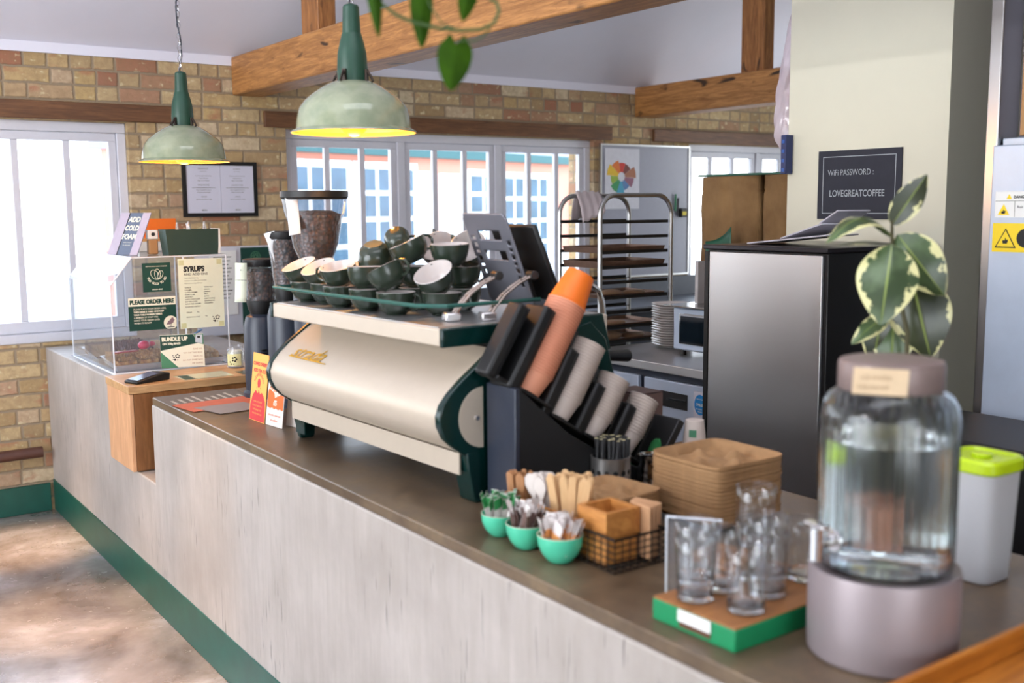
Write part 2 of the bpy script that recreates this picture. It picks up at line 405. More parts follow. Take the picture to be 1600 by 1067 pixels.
# back wall of brick with three window openings
op = [(-3.2, -1.2), (-0.85, 1.72), (2.66, 5.08), (6.05, 7.75)]; ZS, ZT = 0.93, 2.125
g = G(); xs = [-4.0]+[v for o_ in op for v in o_]+[8.0]
for i in range(0, len(xs), 2): g.box(xs[i], xs[i+1], YB, YB+0.3, ZS, ZT)
g.box(-4, 8, YB, YB+0.3, 0, ZS); g.box(-4, 8, YB, YB+0.3, ZT, ZE+0.02)
struct(g.obj('wall_back', BRICK, smooth=False))
g = G()
for yy0, yy1, zz0, zz1 in ((-2.5, 6.5, 0, 0.45), (-2.5, 6.5, 2.55, 5.2), (-2.5, 0.0, 0.45, 2.55), (4.6, 6.5, 0.45, 2.55)): g.box(-4.15, -4.0, yy0, yy1, zz0, zz1)
struct(g.obj('wall_left', CREAM, smooth=False))
g = G()
for a, b, zz0, zz1 in ((-4, 8, 2.55, 5.2), (-4, -1, 0, 2.55), (1.0, 8, 0, 2.55), (-1, 1.0, 0, 0.45)): g.box(a, b, -2.7, -2.5, zz0, zz1)
struct(g.obj('wall_front', CREAM, smooth=False))
g = G()
for yy0, yy1, zz0, zz1 in ((-2.5, 6.5, 2.65, 5.2), (-2.5, 4.5, 0, 2.65), (5.5, 6.5, 0, 2.65)): g.box(8.0, 8.15, yy0, yy1, zz0, zz1)
struct(g.obj('wall_right', CREAM, smooth=False))
struct(G().box(-4.2, 8.2, -2.7, 6.5, -0.1, 0).obj('floor', FLOORM, smooth=False))
# pitched ceiling from both eaves to a ridge, flat strip along the brick
g = G(); ridge = 1.9
prof = [(YB+0.3, ZE+0.045), (YB, ZE+0.045), (ridge, ZE+0.045+(YB-ridge)*0.55), (-2.7, ZE+0.045+(YB-ridge)*0.55-(ridge+2.7)*0.55), (-2.7, 6.0), (YB+0.3, 6.0)]
g.prism(prof, -4.2, 8.2, 'x'); struct(g.obj('ceiling', PLASTER, smooth=False))
struct(G().box(-4.0, 8, YB-0.014, YB+0.0, ZE-0.005, ZE+0.05).obj('trim_1', PLASTER, smooth=False))
for i, (a, b) in enumerate(((-4.0, 2.06), (2.52, 5.24), (5.66, 8.0))):
    struct(G().box(a, b, YB-0.025, YB+0.12, ZT+0.005, ZT+0.1).obj('trim_%d' % (i+2), LINT, bevel=0.004))
struct(G().box(-4.0, 1.2, YB-0.018, YB, 0, 0.155).obj('baseboard_back', GREENP, bevel=0.003))
def window(n, x0, x1, cas):
    zb, zt = ZS, ZT; y0, y1 = YB+0.045, YB+0.115
    o = G().box(x0, x1, y0, y1, zt-0.055, zt).box(x0, x1, y0-0.03, y1, zb, zb+0.05).box(x0, x0+0.05, y0, y1, zb+0.05, zt-0.055).box(x1-0.05, x1, y0, y1, zb+0.05, zt-0.055)
    w = (x1-x0-0.1)/cas
    for i in range(1, cas): o.box(x0+0.05+w*i-0.028, x0+0.05+w*i+0.028, y0, y1, zb+0.05, zt-0.055)
    fr = struct(o.obj('window_%d' % n, WHITEP, bevel=0.004))
    for i in range(cas):
        a, b = x0+0.05+w*i+(0.03 if i else 0.002), x0+0.05+w*(i+1)-(0.03 if i < cas-1 else 0.002)
        zl, zh = zb+0.052, zt-0.057; ys, ye = y0+0.012, y0+0.052
        s = G().box(a, b, ys, ye, zl, zl+0.062).box(a, b, ys, ye, zh-0.045, zh).box(a, a+0.042, ys, ye, zl+0.062, zh-0.045).box(b-0.042, b, ys, ye, zl+0.062, zh-0.045)
        for k in (1, 2):
            m = a+(b-a)*k/3; s.box(m-0.018, m+0.018, ys+0.005, ye-0.005, zl+0.062, zh-0.045)
        sa = s.obj('casement', WHITEP, fr, bevel=0.003); G().box(a+0.03, b-0.03, ys+0.017, ys+0.021, zl+0.04, zh-0.03).obj('pane', PANE, sa, smooth=False)
window(1, -3.2, -1.2, 2); window(2, -0.85, 1.72, 3); window(3, 2.66, 5.08, 3); window(4, 6.05, 7.75, 2)
def wopen(n, corners, axis):
    a, b = corners; g = G(); 
    for k in range(4):
        m = a+(b-a)*k/3
        if axis == 'x': g.box(-4.12, -4.04, m-0.03, m+0.03, 0.45, 2.55)
        elif axis == 'r': g.box(8.03, 8.1, m-0.03, m+0.03, 0.0, 2.65)
        else: g.box(m-0.03, m+0.03, -2.64, -2.56, 0.45, 2.55)
    for z in (0.49, 2.51):
        if axis == 'x': g.box(-4.12, -4.04, a, b, z-0.03, z+0.03)
        elif axis == 'r': g.box(8.03, 8.1, a, b, z-0.03, z+0.03)
        else: g.box(a, b, -2.64, -2.56, z-0.03, z+0.03)
    struct(g.obj('window_%d' % n, WHITEP, smooth=False))
wopen(5, (0.0, 4.6), 'x'); wopen(6, (-1.0, 1.0), 'y'); wopen(7, (4.5, 5.5), 'r')
# pillar
struct(G().box(3.65, 4.35, 2.36, 3.12, 0, 3.9).obj('wall_pillar', CREAM, smooth=False))
struct(G().box(3.42, 4.2, -1.0, 1.955, 1.86, 3.9).obj('wall_upper_grey', plain('grey_panel', hx(150, 148, 160), 0.5, metal=0.3), smooth=False))
struct(G().box(3.30, 3.42, 1.957, 2.0, 0, 3.9).obj('trim_5', STEELV, bevel=0.004))
# tie beams and posts
def beam(x, lab, post_y):
    b = G().box(x, x+0.19, -2.45, 6.165, 2.305, 2.525).obj('roof_beam', BEAM, None, bevel=0.01); tag(b, lab[0], 'beam', None)
    zt = ZE+0.045+(YB-post_y)*0.55
    p = G().box(x+0.045, x+0.145, post_y-0.11, post_y+0.09, 2.527, zt-0.045).obj('roof_post', POSTW, None, bevel=0.006); tag(p, lab[1], 'post')
beam(2.33, ('orange-brown timber tie beam crossing the ceiling above the big green lamp', 'timber post rising from the beam behind the big green lamp'), 5.17)
beam(5.47, ('orange-brown timber tie beam ending above the whiteboard', 'timber post on the far beam left of the cream pillar'), 5.05)
# pipe on brick wall
tag(G().cyl((-3.9, 6.08, 0.35), (1.155, 6.08, 0.35), 0.03).obj('wall_pipe', plain('rusty_brown_paint', hx(92, 56, 44), 0.5, var=0.4, scale=12)), 'rusty brown pipe running low along the brick wall', 'pipe')

# ------------------------------------------------------------------ counter
XC = 1.22; ZC = 0.905
cnt = thing('service_counter', 'long grey concrete service counter with brown top and dark green kickboard', 'counter', (1.6, 2.5, 0))
g = G(); prof = [(-1.5, 0.15), (6.165, 0.15), (6.165, ZC), (4.84, ZC), (4.84, 0.55), (4.245, 0.55), (4.245, ZC-0.03), (-1.5, ZC-0.03)]
g.prism(prof, XC, XC+0.14, 'x'); g.obj('front_panel', CONC, cnt, wp=True, bevel=0.006)
G().box(XC+0.142, 2.12, -1.5, 4.243, 0.15, ZC-0.032).obj('carcass', MATTEBLK, cnt, wp=True)
G().box(XC+0.142, 2.12, 4.842, 6.165, 0.15, ZC-0.002).obj('carcass', MATTEBLK, cnt, wp=True)
G().box(XC+0.004, 2.14, -1.5, 4.243, ZC-0.03, ZC).obj('top', CTOP, cnt, wp=True, bevel=0.004)
G().box(XC+0.142, 2.14, 4.842, 6.165, ZC-0.002, ZC+0.001).obj('top', CONC, cnt, wp=True)
G().box(XC+0.142, 2.12, 4.25, 4.84, 0.15, 0.545).obj('notch_base', MATTEBLK, cnt, wp=True)
G().box(XC-0.004, XC+0.02, -1.5, 6.165, 0.0, 0.175).obj('kickboard', GREENP, cnt, wp=True, bevel=0.003)
wb = thing('wooden_order_box', 'pale wooden box with thick top set into the notch of the concrete counter', 'wooden box', (1.6, 4.65, 0.55))
G().box(1.195, 2.05, 4.475, 4.835, 0.885, 0.918).obj('box_top', PLYT, wb, wp=True, bevel=0.002)
G().box(1.20, 1.215, 4.48, 4.832, 0.555, 0.884).obj('front_face', PLY, wb, wp=True, bevel=0.001)
G().box(1.216, 2.04, 4.48, 4.832, 0.555, 0.884).obj('body', PLYD, wb, wp=True)

# ------------------------------------------------------------------ pendant lamps
ENAM = None
def enamel():
    t = NT('chipped_green_enamel'); n = t.noise(t.coord(), 14, 4); sp = t.noise(t.coord(), 90, 2, 0.4)
    col = t.ramp(n, [(0.35, hx(128, 138, 112)), (0.65, hx(152, 158, 132))])
    col = t.mix(t.ramp(sp, [(0.76, 0.0), (0.79, 1.0)]), col, hx(40, 34, 26)); t.set(col, 0.12, Coat_Weight=0.3); return t.m
ENAM = enamel(); LAMPI = plain('glow_tinted_lining', hx(248, 214, 130), 0.4, var=0.05)  # lining paint is white; the amber bulb's glow is put into its colour
NECK = plain('dark_green_enamel_neck', hx(26, 70, 52), 0.45, var=0.3, scale=20)
RUST = plain('dark_rusty_steel', hx(60, 48, 40), 0.5, metal=0.6, var=0.4)
BULB = emit('amber_bulb', (1.0, 0.34, 0.02), 2.4)
def lamp(x, y, z, top, label, e1=14, e2=8):
    L = thing('pendant_lamp', label, 'lamp', (x, y, z))
    outer = [(0.19, 0.0), (0.188, 0.004), (0.173, 0.012), (0.171, 0.03), (0.168, 0.05), (0.162, 0.072), (0.146, 0.094), (0.118, 0.117), (0.09, 0.135), (0.066, 0.148), (0.05, 0.152)]
    G().lathe(outer, 64, capb=False).obj('lamp_shade', ENAM, L)
    G().lathe([(r-0.003, zz-0.001) for r, zz in outer], 64, capb=False).obj('shade_lining', LAMPI, L)
    G().lathe([(0.052, 0.148), (0.044, 0.153), (0.046, 0.19), (0.043, 0.235), (0.037, 0.262), (0.029, 0.292)], 32).obj('neck', NECK, L)
    G().lathe([(0.0275, 0.29), (0.0275, 0.297), (0.024, 0.37), (0.02, 0.375), (0.004, 0.38)], 24, capt=True).obj('neck_cap', NECK, L)
    for a in (PI*0.18, PI*1.18, PI*0.68, PI*1.68):
        g = G().at(Matrix.Rotation(a, 4, 'Z')); g.box(0.045, 0.052, -0.006, 0.006, 0.15, 0.185); g.tube([(0.05, 0, 0.18), (0.062, 0, 0.165), (0.07, 0, 0.15), (0.06, 0, 0.146)], 0.004, 6); g.obj('clip', RUST, L)
    G().sphere((0, 0, 0.034), 0.046, 24).obj('bulb', BULB, L)
    G().cyl((0, 0, 0.082), (0, 0, 0.148), 0.018).obj('bulb_holder', BLACK, L)
    g = G(); zz = 0.385; i = 0
    while z+zz < top:
        a = (i % 2)*PI/2; pts = [(math.cos(q)*0.008*math.cos(a), math.cos(q)*0.008*math.sin(a), zz+math.sin(q)*0.014) for q in [2*PI*k/10 for k in range(10)]]
        g.tube(pts, 0.002, 5, closed=True); zz += 0.023; i += 1
    g.obj('chain', CHROME, L)
    g = G(); n = 14; H = top-z-0.38
    g.tube([(0.012*math.sin(k*1.3), 0.012*math.cos(k*0.9), 0.38+H*k/n) for k in range(n+1)], 0.003, 6); g.obj('flex', DGREY, L)
    l = bpy.data.lights.new('bulb_light', 'POINT'); l.energy = e1; l.color = (1.0, 0.42, 0.05); l.shadow_soft_size = 0.04
    o = bpy.data.objects.new('bulb_light', l); COL.objects.link(o); o.parent = L; o.location = (0, 0, -0.012)
    l = bpy.data.lights.new('bulb_spot', 'SPOT'); l.energy = e2; l.color = (1.0, 0.62, 0.28); l.spot_size = math.radians(105); l.spot_blend = 0.8; l.shadow_soft_size = 0.04
    o = bpy.data.objects.new('bulb_spot', l); COL.objects.link(o); o.parent = L; o.location = (0, 0, -0.03)
lamp(1.495, 2.955, 1.873, 3.85, 'larger nearer pale green enamel pendant lamp above the coffee machine')
lamp(1.512, 4.59, 1.848, 3.15, 'smaller farther pale green enamel pendant lamp in front of the brick wall', 8, 5)

# ------------------------------------------------------------------ coffee machine
TH = math.radians(2.1); mx = Vector((math.cos(TH), math.sin(TH), 0)); my = Vector((-math.sin(TH), math.cos(TH), 0))
LM = 0.98; org = Vector((1.355, 3.184, 0))-my*LM
MM = Matrix((mx, my, (0, 0, 1))).transposed().to_4x4(); MM.translation = (org.x, org.y, ZC)
M0 = ZC
cmach = thing('espresso_machine', 'large cream and dark green espresso machine standing on the counter', 'coffee machine', M=MM)
def mz(z): return z-M0
SL0, SL1 = mz(1.308), mz(1.354)
G().box(-0.052, 0.50, 0.012, LM-0.012, SL0, SL1-0.002).obj('top_slab', MACHC, cmach, bevel=0.004)
G().box(-0.045, 0.49, 0.03, LM-0.03, SL1-0.002, SL1+0.001).obj('cup_tray', STEEL, cmach)
for a, b in ((-0.004, 0.0115), (LM-0.0115, LM+0.004)):
    G().prism([(-0.056, SL0-0.001), (-0.056, SL1), (0.47, SL1+0.004), (0.50, SL0-0.05), (0.40, SL0-0.08), (0.14, SL0-0.02), (0.09, SL0-0.001)], a, b, 'y').obj('slab_end', MACHG, cmach, bevel=0.004)
pr = [(0.10, 1.293), (0.092, 1.285), (0.05, 1.257), (0.0, 1.222), (-0.035, 1.192), (-0.058, 1.165), (-0.068, 1.138), (-0.066, 1.112), (-0.052, 1.082), (-0.03, 1.058), (0.0, 1.038), (0.02, 1.031)]
pr = [(a, mz(b)) for a, b in pr]
G().strip(pr, 0.012, LM-0.012, 0.006).obj('back_panel', MACHC, cmach, ang=50)
G().box(0.0, 0.006, 0.014, LM-0.014, mz(0.978), mz(1.034)).obj('lower_strip', MACHC, cmach, bevel=0.001)
G().box(0.13, 0.46, 0.03, LM-0.03, mz(0.99), SL0-0.002).obj('boiler_body', BLACK, cmach)
G().box(0.1, 0.55, 0.02, LM-0.02, mz(0.965), mz(0.988)).obj('base_tray', STEEL, cmach, bevel=0.004)
def side(y0, y1, nm):
    c = (0.045, mz(1.125)); out = [(0.13, mz(1.29)), (0.092, mz(1.294))]+pr[1:-1]+[(0.03, mz(1.02))]
    # C-shaped rim around a pale disc
    g = G(); n = 28; ri = 0.074
    outer = [(0.125, mz(1.286)), (0.088, mz(1.289))]+[(a-0.006, b) for a, b in pr[2:9]]+[(-0.028, mz(1.052)), (0.012, mz(1.026)), (0.05, mz(1.018)), (0.085, mz(1.024)), (0.12, mz(1.05)), (0.139, mz(1.09)), (0.145, mz(1.13)), (0.14, mz(1.17)), (0.14, mz(1.23))]
    g.prism(outer, y0, y1, 'y'); r = g.obj('side_frame', MACHG, cmach, bevel=0.004)
    yo = y0-0.0015 if y0 < 0.5 else y1+0.0015; yi = y0+0.002 if y0 < 0.5 else y1-0.002
    pts = [(c[0]+0.012+ri*math.cos(a), c[1]+ri*1.05*math.sin(a)) for a in [PI/2+PI*k/16 for k in range(17)]]
    G().prism(pts, min(yo, yi), max(yo, yi), 'y').obj('side_disc', MACHC, r, smooth=False)
    G().cyl((c[0]-0.008, yi, c[1]), (c[0]-0.008, yo-(0.006 if y0 < .5 else -0.006), c[1]), 0.009, 0.006).obj('bolt', CHROME, r)
    leg = [(0.005, mz(1.04)), (0.013, mz(0.99)), (0.03, 0.006), (0.034, 0.0), (0.076, 0.0), (0.08, 0.01), (0.088, mz(1.03))]
    G().prism(leg, y0-0.001, y1+0.045 if y0 < .5 else y1, 'y').obj('leg', MACHG, cmach, bevel=0.003)
    G().prism([(a+0.40, b) for a, b in leg], y0, y1, 'y').obj('leg', MACHG, cmach, bevel=0.003)
    G().prism([(0.14, mz(1.06)), (0.15, mz(1.29)), (0.42, mz(1.34)), (0.475, mz(1.29)), (0.535, mz(1.10)), (0.54, mz(1.0)), (0.40, mz(0.985)), (0.2, mz(1.0))], y0+0.002, y1, 'y').obj('side_panel', MACHG, cmach, bevel=0.004)
side(-0.012, 0.011, 'n')
g = G()
side(LM-0.011, LM+0.012, 'f')
G().box(0.012, 0.016, LM-0.075, LM-0.014, mz(0.93), mz(1.03)).obj('leg_gusset', MACHG, cmach)
# cup rail: green glass/rail on posts
g = G(); zr = mz(1.402); pts = [(-0.04, 0.13, zr), (-0.04, LM+0.0, zr), (0.05, LM+0.02, zr)]
g.tube([(-0.045, LM-0.01, zr), (-0.048, 0.6, zr-0.001), (-0.048, 0.12, zr), (0.0, 0.06, zr), (0.30, 0.06, zr)], 0.0055, 10)
g.tube([(-0.045, LM-0.01, zr), (0.1, LM-0.01, zr), (0.46, LM-0.01, zr)], 0.0055, 8); g.obj('cup_rail', plain('teal_rail', hx(44, 92, 82), 0.2), cmach)
# script badge on the upper curve of the back panel
a0, a1 = Vector(pr[2]), Vector(pr[4]); dirv = (a0-a1).normalized()
Mb = Matrix((Vector((0, -1, 0)), Vector((dirv[0], 0, dirv[1])), Vector((0, -1, 0)).cross(Vector((dirv[0], 0, dirv[1]))))).transposed().to_4x4()
Mb.translation = Vector((a1[0], LM-0.09, a1[1]-0.006))
bd = txt(cmach, [('strada', 0, 0, 0.074, 'L', 1.08, 0.004)], GOLD, 'script_badge', z=0.0085, depth=0.002, M=Mb, shear=0.55)
G().box(0.0, 0.24, -0.0005, 0.0022, 0.0066, 0.0086).obj('badge_bar', GOLD, bd, smooth=False)
# steam arm arch and portafilters on the barista side
g = G(); A = [(0.40, 0.10, mz(1.36)), (0.41, 0.10, mz(1.39)), (0.43, 0.10, mz(1.418)), (0.46, 0.10, mz(1.428)), (0.515, 0.10, mz(1.426)), (0.545, 0.10, mz(1.41)), (0.560, 0.10, mz(1.37)), (0.568, 0.10, mz(1.29)), (0.575, 0.10, mz(1.20)), (0.58, 0.10, mz(1.12))]
g.tube(A, 0.0085, 12); g.obj('steam_arm', CHROME, cmach)
for k, yy in enumerate((0.14, 0.45, 0.76)):
    G().cyl((0.50, yy, mz(1.19)), (0.50, yy, mz(1.25)), 0.037, n=24).obj('group_head', CHROME, cmach)
    h = G().cyl((0.54, yy, mz(1.215)), (0.58, yy, mz(1.215)), 0.008).cyl((0.58, yy, mz(1.215)), (0.70, yy, mz(1.205)), 0.0145, 0.0185).obj('portafilter_handle', BLACK, cmach, bevel=0.003)

# ------------------------------------------------------------------ cups on the machine
def make_cup(r, h, label, M, group):
    c = thing('coffee_cup', label, 'cup', M=M, group=group)
    prof = [(r*0.50, 0), (r*0.52, 0.004), (r*0.60, 0.006), (r*0.78, h*0.22), (r*0.92, h*0.5), (r*0.985, h*0.8), (r, h), (r-0.0022, h+0.0008), (r*0.95-0.003, h*0.8), (r*0.88-0.003, h*0.5), (r*0.72-0.003, h*0.24), (r*0.3, h*0.1), (0.001, h*0.09)]
    G().lathe(prof, 36, mis=[0]*6+[1]*6).obj('bowl', [CUPG, CUPI], c, ang=60)
    pts = [(r*0.93, 0, h*0.86), (r*1.12, 0, h*0.92), (r*1.36, 0, h*0.82), (r*1.45, 0, h*0.6), (r*1.36, 0, h*0.38), (r*1.12, 0, h*0.26), (r*0.80, 0, h*0.30)]
    G().tube(pts, 0.0042, 8).obj('handle', CUPG, c)
    return c
ZT0 = 1.3565
GC = 'olive green cups heaped on the espresso machine'
cups = [  # x', y', z offset, tilt, tilt direction, handle angle, label
 (0.045, 0.915, 0.000, 0, 0, 60, 'olive cup at the far left corner of the machine top, behind the rail'),
 (0.055, 0.800, 0.000, 0, 0, 60, 'olive cup standing second from the far left end of the machine top'),
 (0.030, 0.665, 0.000, 0, 0, 20, 'olive cup third along the front row, under a tilted cup with pale inside showing'),
 (0.035, 0.515, 0.000, 0, 0, -75, 'olive cup fourth along the front row, lower of two with handles turned right'),
 (0.035, 0.360, 0.000, 0, 0, -60, 'olive cup fifth along the front row, under the steeply tipped cup'),
 (0.120, 0.262, 0.000, 0, 0, -40, 'olive cup nearest the tablet stand at the bottom of the heap'),
 (0.050, 0.935, 0.060, 24, 185, 40, 'pale inside cup leaning at the far left on top of another'),
 (0.060, 0.825, 0.058, 27, 195, 40, 'cup leaning over the second lower cup, pale inside showing'),
 (0.036, 0.675, 0.0625, 16, 205, 120, 'cup with handle to the left sitting on the third lower cup'),
 (0.036, 0.525, 0.0625, 2, 60, -70, 'upright olive cup with handle right, upper of the fourth stack'),
 (0.040, 0.380, 0.072, 27, 130, -65, 'steeply tipped olive cup at the front middle of the heap, dark outside showing'),
 (0.120, 0.265, 0.068, 34, 200, 60, 'cup facing the camera with pale grey inside near the tablet stand'),
 (0.165, 0.86, 0, 0, 0, 30, None), (0.175, 0.735, 0, 0, 0, 140, None), (0.165, 0.60, 0, 0, 0, 60, None), (0.165, 0.455, 0, 0, 0, 120, None), (0.245, 0.345, 0, 0, 0, 170, None),
 (0.175, 0.74, 0.0625, 8, 215, 30, 'pale inside cup in the second row behind the grinder hopper base'),
 (0.165, 0.60, 0.0625, 0, 0, 90, None), (0.165, 0.455, 0.0625, 0, 0, 20, None), (0.245, 0.345, 0.0625, 0, 0, 0, None),
 (0.105, 0.600, 0.186, 158, 40, 200, 'cup lying on its side at the left heap top, dark olive base showing'),
 (0.150, 0.440, 0.138, 24, 150, 0, 'tipped cup in the middle of the heap top with rim towards the left'),
 (0.185, 0.315, 0.128, 3, 215, 20, 'upright shallow looking cup at the top right of the heap beside the tablet'),
 (0.270, 0.480, 0.140, 48, 215, 60, 'cup at the back of the heap leaning forward with a broad pale inside'),
 (0.290, 0.350, 0.145, 52, 215, 90, 'cup at the back right of the heap showing its pale inside'),
]
base = None; hid = 'olive cup in the hidden inner row of the heap'
def tilt(x, y, z, amt, phi, rz):
    amt, phi, rz = map(math.radians, (amt, phi, rz))
    return Matrix.Translation((x, y, z)) @ Matrix.Rotation(amt, 4, Vector((-math.sin(phi), math.cos(phi), 0))) @ Matrix.Rotation(rz, 4, 'Z')
for i, (a, b, dz, am, ph, rz, lab) in enumerate(cups):
    p = MM @ Vector((a, b, 0)); M = tilt(p.x, p.y, ZT0+dz, am, ph, rz)
    if base is None: base = make_cup(0.055, 0.062, lab, M, GC)
    else: dup(base, M, lab or 'olive cup packed in the inner rows beneath the heap of cups')
p = MM @ Vector((0.135, 0.500, 0)); make_cup(0.038, 0.054, 'small espresso cup tipped on the very top of the heap, handle against the window', tilt(p.x, p.y, ZT0+0.180, 65, 70, -30), GC)

# ------------------------------------------------------------------ tablet on its stand, on the machine
def tp(x, y, z): return Vector((x, y, z))
PLATE = plain('grey_powder_coat', hx(116, 116, 124), 0.38, metal=0.35, var=0.05)
tl, br, bl = Vector((1.583, 2.50, 1.633)), Vector((1.693, 2.30, 1.378)), Vector((1.687, 2.50, 1.380))
Mt = frame(bl, br, tl)
ts = thing('tablet_stand', 'grey perforated metal tablet stand tilted on top of the espresso machine', 'stand', M=Mt)
wP = (br-bl).length; hP = 0.272
g = G()
# plate built as a grid of strips with real slots
xsP = [0, 0.012, 0.024, 0.040, 0.118, wP-0.026, wP-0.014, wP]
holes = []
def inhole(x, y):
    for cx, cy, w, h in hl:
        if abs(x-cx) < w/2 and abs(y-cy) < h/2: return True
    return False
hl = [(wP*0.5, hP*0.77, 0.100, 0.029), (wP*0.5, hP*0.55, 0.100, 0.029)]+[(0.020, hP*(0.36+0.075*k), 0.017, 0.010) for k in range(6)]+[(wP-0.022, hP*(0.24+0.075*k), 0.017, 0.010) for k in range(7)]
NX, NY = 40, 60
V = {}
def corner_ok(x, y):
    rr = 0.022
    for cx, cy in ((rr, rr), (wP-rr, rr), (rr, hP-rr), (wP-rr, hP-rr)):
        if (x < rr or x > wP-rr) and (y < rr or y > hP-rr) and abs(x-cx) <= rr and abs(y-cy) <= rr:
            if math.hypot(x-cx, y-cy) > rr: return False
    return True
for i in range(NX):
    for j in range(NY):
        x0, x1, y0, y1 = wP*i/NX, wP*(i+1)/NX, hP*j/NY, hP*(j+1)/NY
        xc, yc = (x0+x1)/2, (y0+y1)/2
        if inhole(xc, yc) or not corner_ok(xc, yc): continue
        vv = []
        for q in ((x0, y0), (x1, y0), (x1, y1), (x0, y1)):
            k = (round(q[0], 5), round(q[1], 5))
            if k not in V: V[k] = g.v((k[0], k[1], 0))
            vv.append(V[k])
        g.f(vv)
g.obj('perforated_plate', PLATE, ts, solid=0.004)
G().box(0.03, wP-0.02, 0.01, 0.10, -0.03, -0.004).obj('hinge_block', BLACK, ts, bevel=0.004)
G().box(wP*0.35, wP*0.65, -0.03, 0.05, -0.05, -0.02).obj('foot', BLACK, ts, bevel=0.004)
Mt2 = frame((1.748, 2.47, 1.392), (1.748, 2.255, 1.392), (1.650, 2.47, 1.610))
tb = thing('tablet', 'black tablet leaning behind the grey perforated plate', 'tablet', M=Mt2)
G().box(0, 0.21, 0, 0.225, -0.014, 0).obj('case', BLACK, tb, bevel=0.006)
G().box(0.012, 0.198, 0.014, 0.211, -0.016, -0.0142).obj('screen', plain('dark_screen', hx(10, 12, 18), 0.08, var=0), tb, smooth=False)
BRASS = metal('warm_steel', (0.62, 0.52, 0.44), 0.2, brushed=False)
for k, (ax, ay, lab) in enumerate(((1.44, 2.325, 'slotted curved steel arm clamped to the machine top, left of the pair'), (1.525, 2.285, 'slotted curved steel arm clamped to the machine top, right of the pair'))):
    ar = thing('clamp_arm', lab, 'clamp arm', (ax, ay, ZT0), math.radians(-12), group='steel arms by the tablet stand')
    for s in (-0.011, 0.011):
        G().tube([(0.0, s, 0.005), (0.02, s, 0.035), (0.05, s, 0.068), (0.09, s, 0.095), (0.125, s, 0.112)], 0.0042, 8).obj('rail', BRASS, ar)
    g = G()
    for p in ((0.045, 0.062), (0.10, 0.1)): g.cyl((p[0], -0.011, p[1]), (p[0], 0.011, p[1]), 0.003, n=8)
    g.obj('cross_bar', BRASS, ar)
    G().box(-0.02, 0.022, -0.018, 0.018, 0, 0.022).obj('clamp', STEEL, ar, bevel=0.005)
    G().cyl((0.128, -0.02, 0.113), (0.128, 0.02, 0.113), 0.012, n=16).obj('pivot', BLACK, ar, bevel=0.002)

# ------------------------------------------------------------------ grinders
def bean_mat():
    t = NT('roasted_coffee_beans'); vo = t.new('TexVoronoi'); vo.inputs['Scale'].default_value = 75; t.link(t.coord(), vo.inputs['Vector'])
    col = t.ramp(vo.outputs['Distance'], [(0.0, hx(116, 72, 46)), (0.45, hx(70, 42, 28)), (0.8, hx(24, 14, 10))])
    t.bump(vo.outputs['Distance'], 0.9, 0.006); t.set(col, 0.35); return t.m
BEANS = bean_mat()
def swing_tag(parent, M, w, h, mats, lines):
    g = G(); c = g.grid(lambda u, v: (w*(u-0.5), h*(v-1), 0.02*(1-v)**2), 2, 8)
    o = g.obj('swing_tag', mats, parent, solid=0.0006, wp=False); o.matrix_basis = M
    if lines: txt(o, lines, INK, z=0.0045)
    return o
def grinder(x, y, s, zc, zb, zt, rt, rb, beans, label, bodyr, tagtext, tagM, rib=0):
    L = thing('coffee_grinder', label, 'coffee grinder', (x, y, ZC), 0, 'coffee grinders beside the espresso machine')
    z0, z1 = zb-ZC, zt-ZC; H = z1-z0
    prof = [(rb, z0), (rb*1.05, z0+0.01), (rb+(rt-rb)*0.35, z0+H*0.2), (rb+(rt-rb)*0.62, z0+H*0.55), (rb+(rt-rb)*0.85, z0+H*0.7), (rt, z1-0.022)]
    G().lathe(prof, 40, capb=False).obj('hopper', HOPPER, L)
    G().lathe([(0.002, z1-0.03), (rt*0.98, z1-0.03), (rt+0.004, z1-0.022), (rt+0.004, z1-0.002), (rt-0.004, z1), (0.002, z1+0.001)], 40).obj('hopper_lid', BLACK, L)
    hb = z0+H*beans
    bp = [(r-0.004, z) for r, z in prof if z < hb]; fr = rb+(rt-rb)*min(1, (beans-0.0)**0.75)
    g = G(); g.lathe(bp+[(fr-0.008, hb-0.012), (fr*0.6, hb+0.004), (0.001, hb+0.006)], 40); g.obj('beans', BEANS, L)['kind'] = 'stuff'
    G().lathe([(rb*0.82, z0-0.05), (rb*0.98, z0-0.03), (rb+0.004, z0-0.004), (rb+0.004, z0+0.004)], 32, capt=True).obj('collar', BLACK, L)
    g = G().at(Matrix.Rotation(0.1, 4, 'Z')); br_ = bodyr
    g.lathe([(br_*1.12, 0.0), (br_*1.12, 0.02), (br_*0.98, 0.03), (br_, 0.08), (br_, z0-0.10), (br_*0.86, z0-0.06), (rb*0.7, z0-0.045)], 32, capt=True)
    b = g.obj('body', DGREY, L)
    g = G()
    for k in range(3): g.box(-br_*0.5-0.001, -br_*0.5+0.02, -br_-0.002, -br_+0.02, z0-0.19-0.012*k, z0-0.184-0.012*k)
    g.obj('vent', BLACK, b)
    g = G()
    for k in range(26): g.box(br_*0.3, br_*0.55, -br_-0.003, -br_*0.6, 0.1+0.009*k, 0.1045+0.009*k)
    g.obj('fins', BLACK, b)
    G().box(br_*0.5, br_+0.07, -0.03, 0.03, z0-0.16, z0-0.10).obj('spout', BLACK, L, bevel=0.006)
    G().box(br_*0.6, br_+0.06, -0.035, 0.035, 0.005, 0.02).obj('drip_tray', BLACK, L, bevel=0.003)
    if tagM: swing_tag(L, tagM, 0.045, 0.15, PAPER if rib else WHITE, tagtext)
    return L
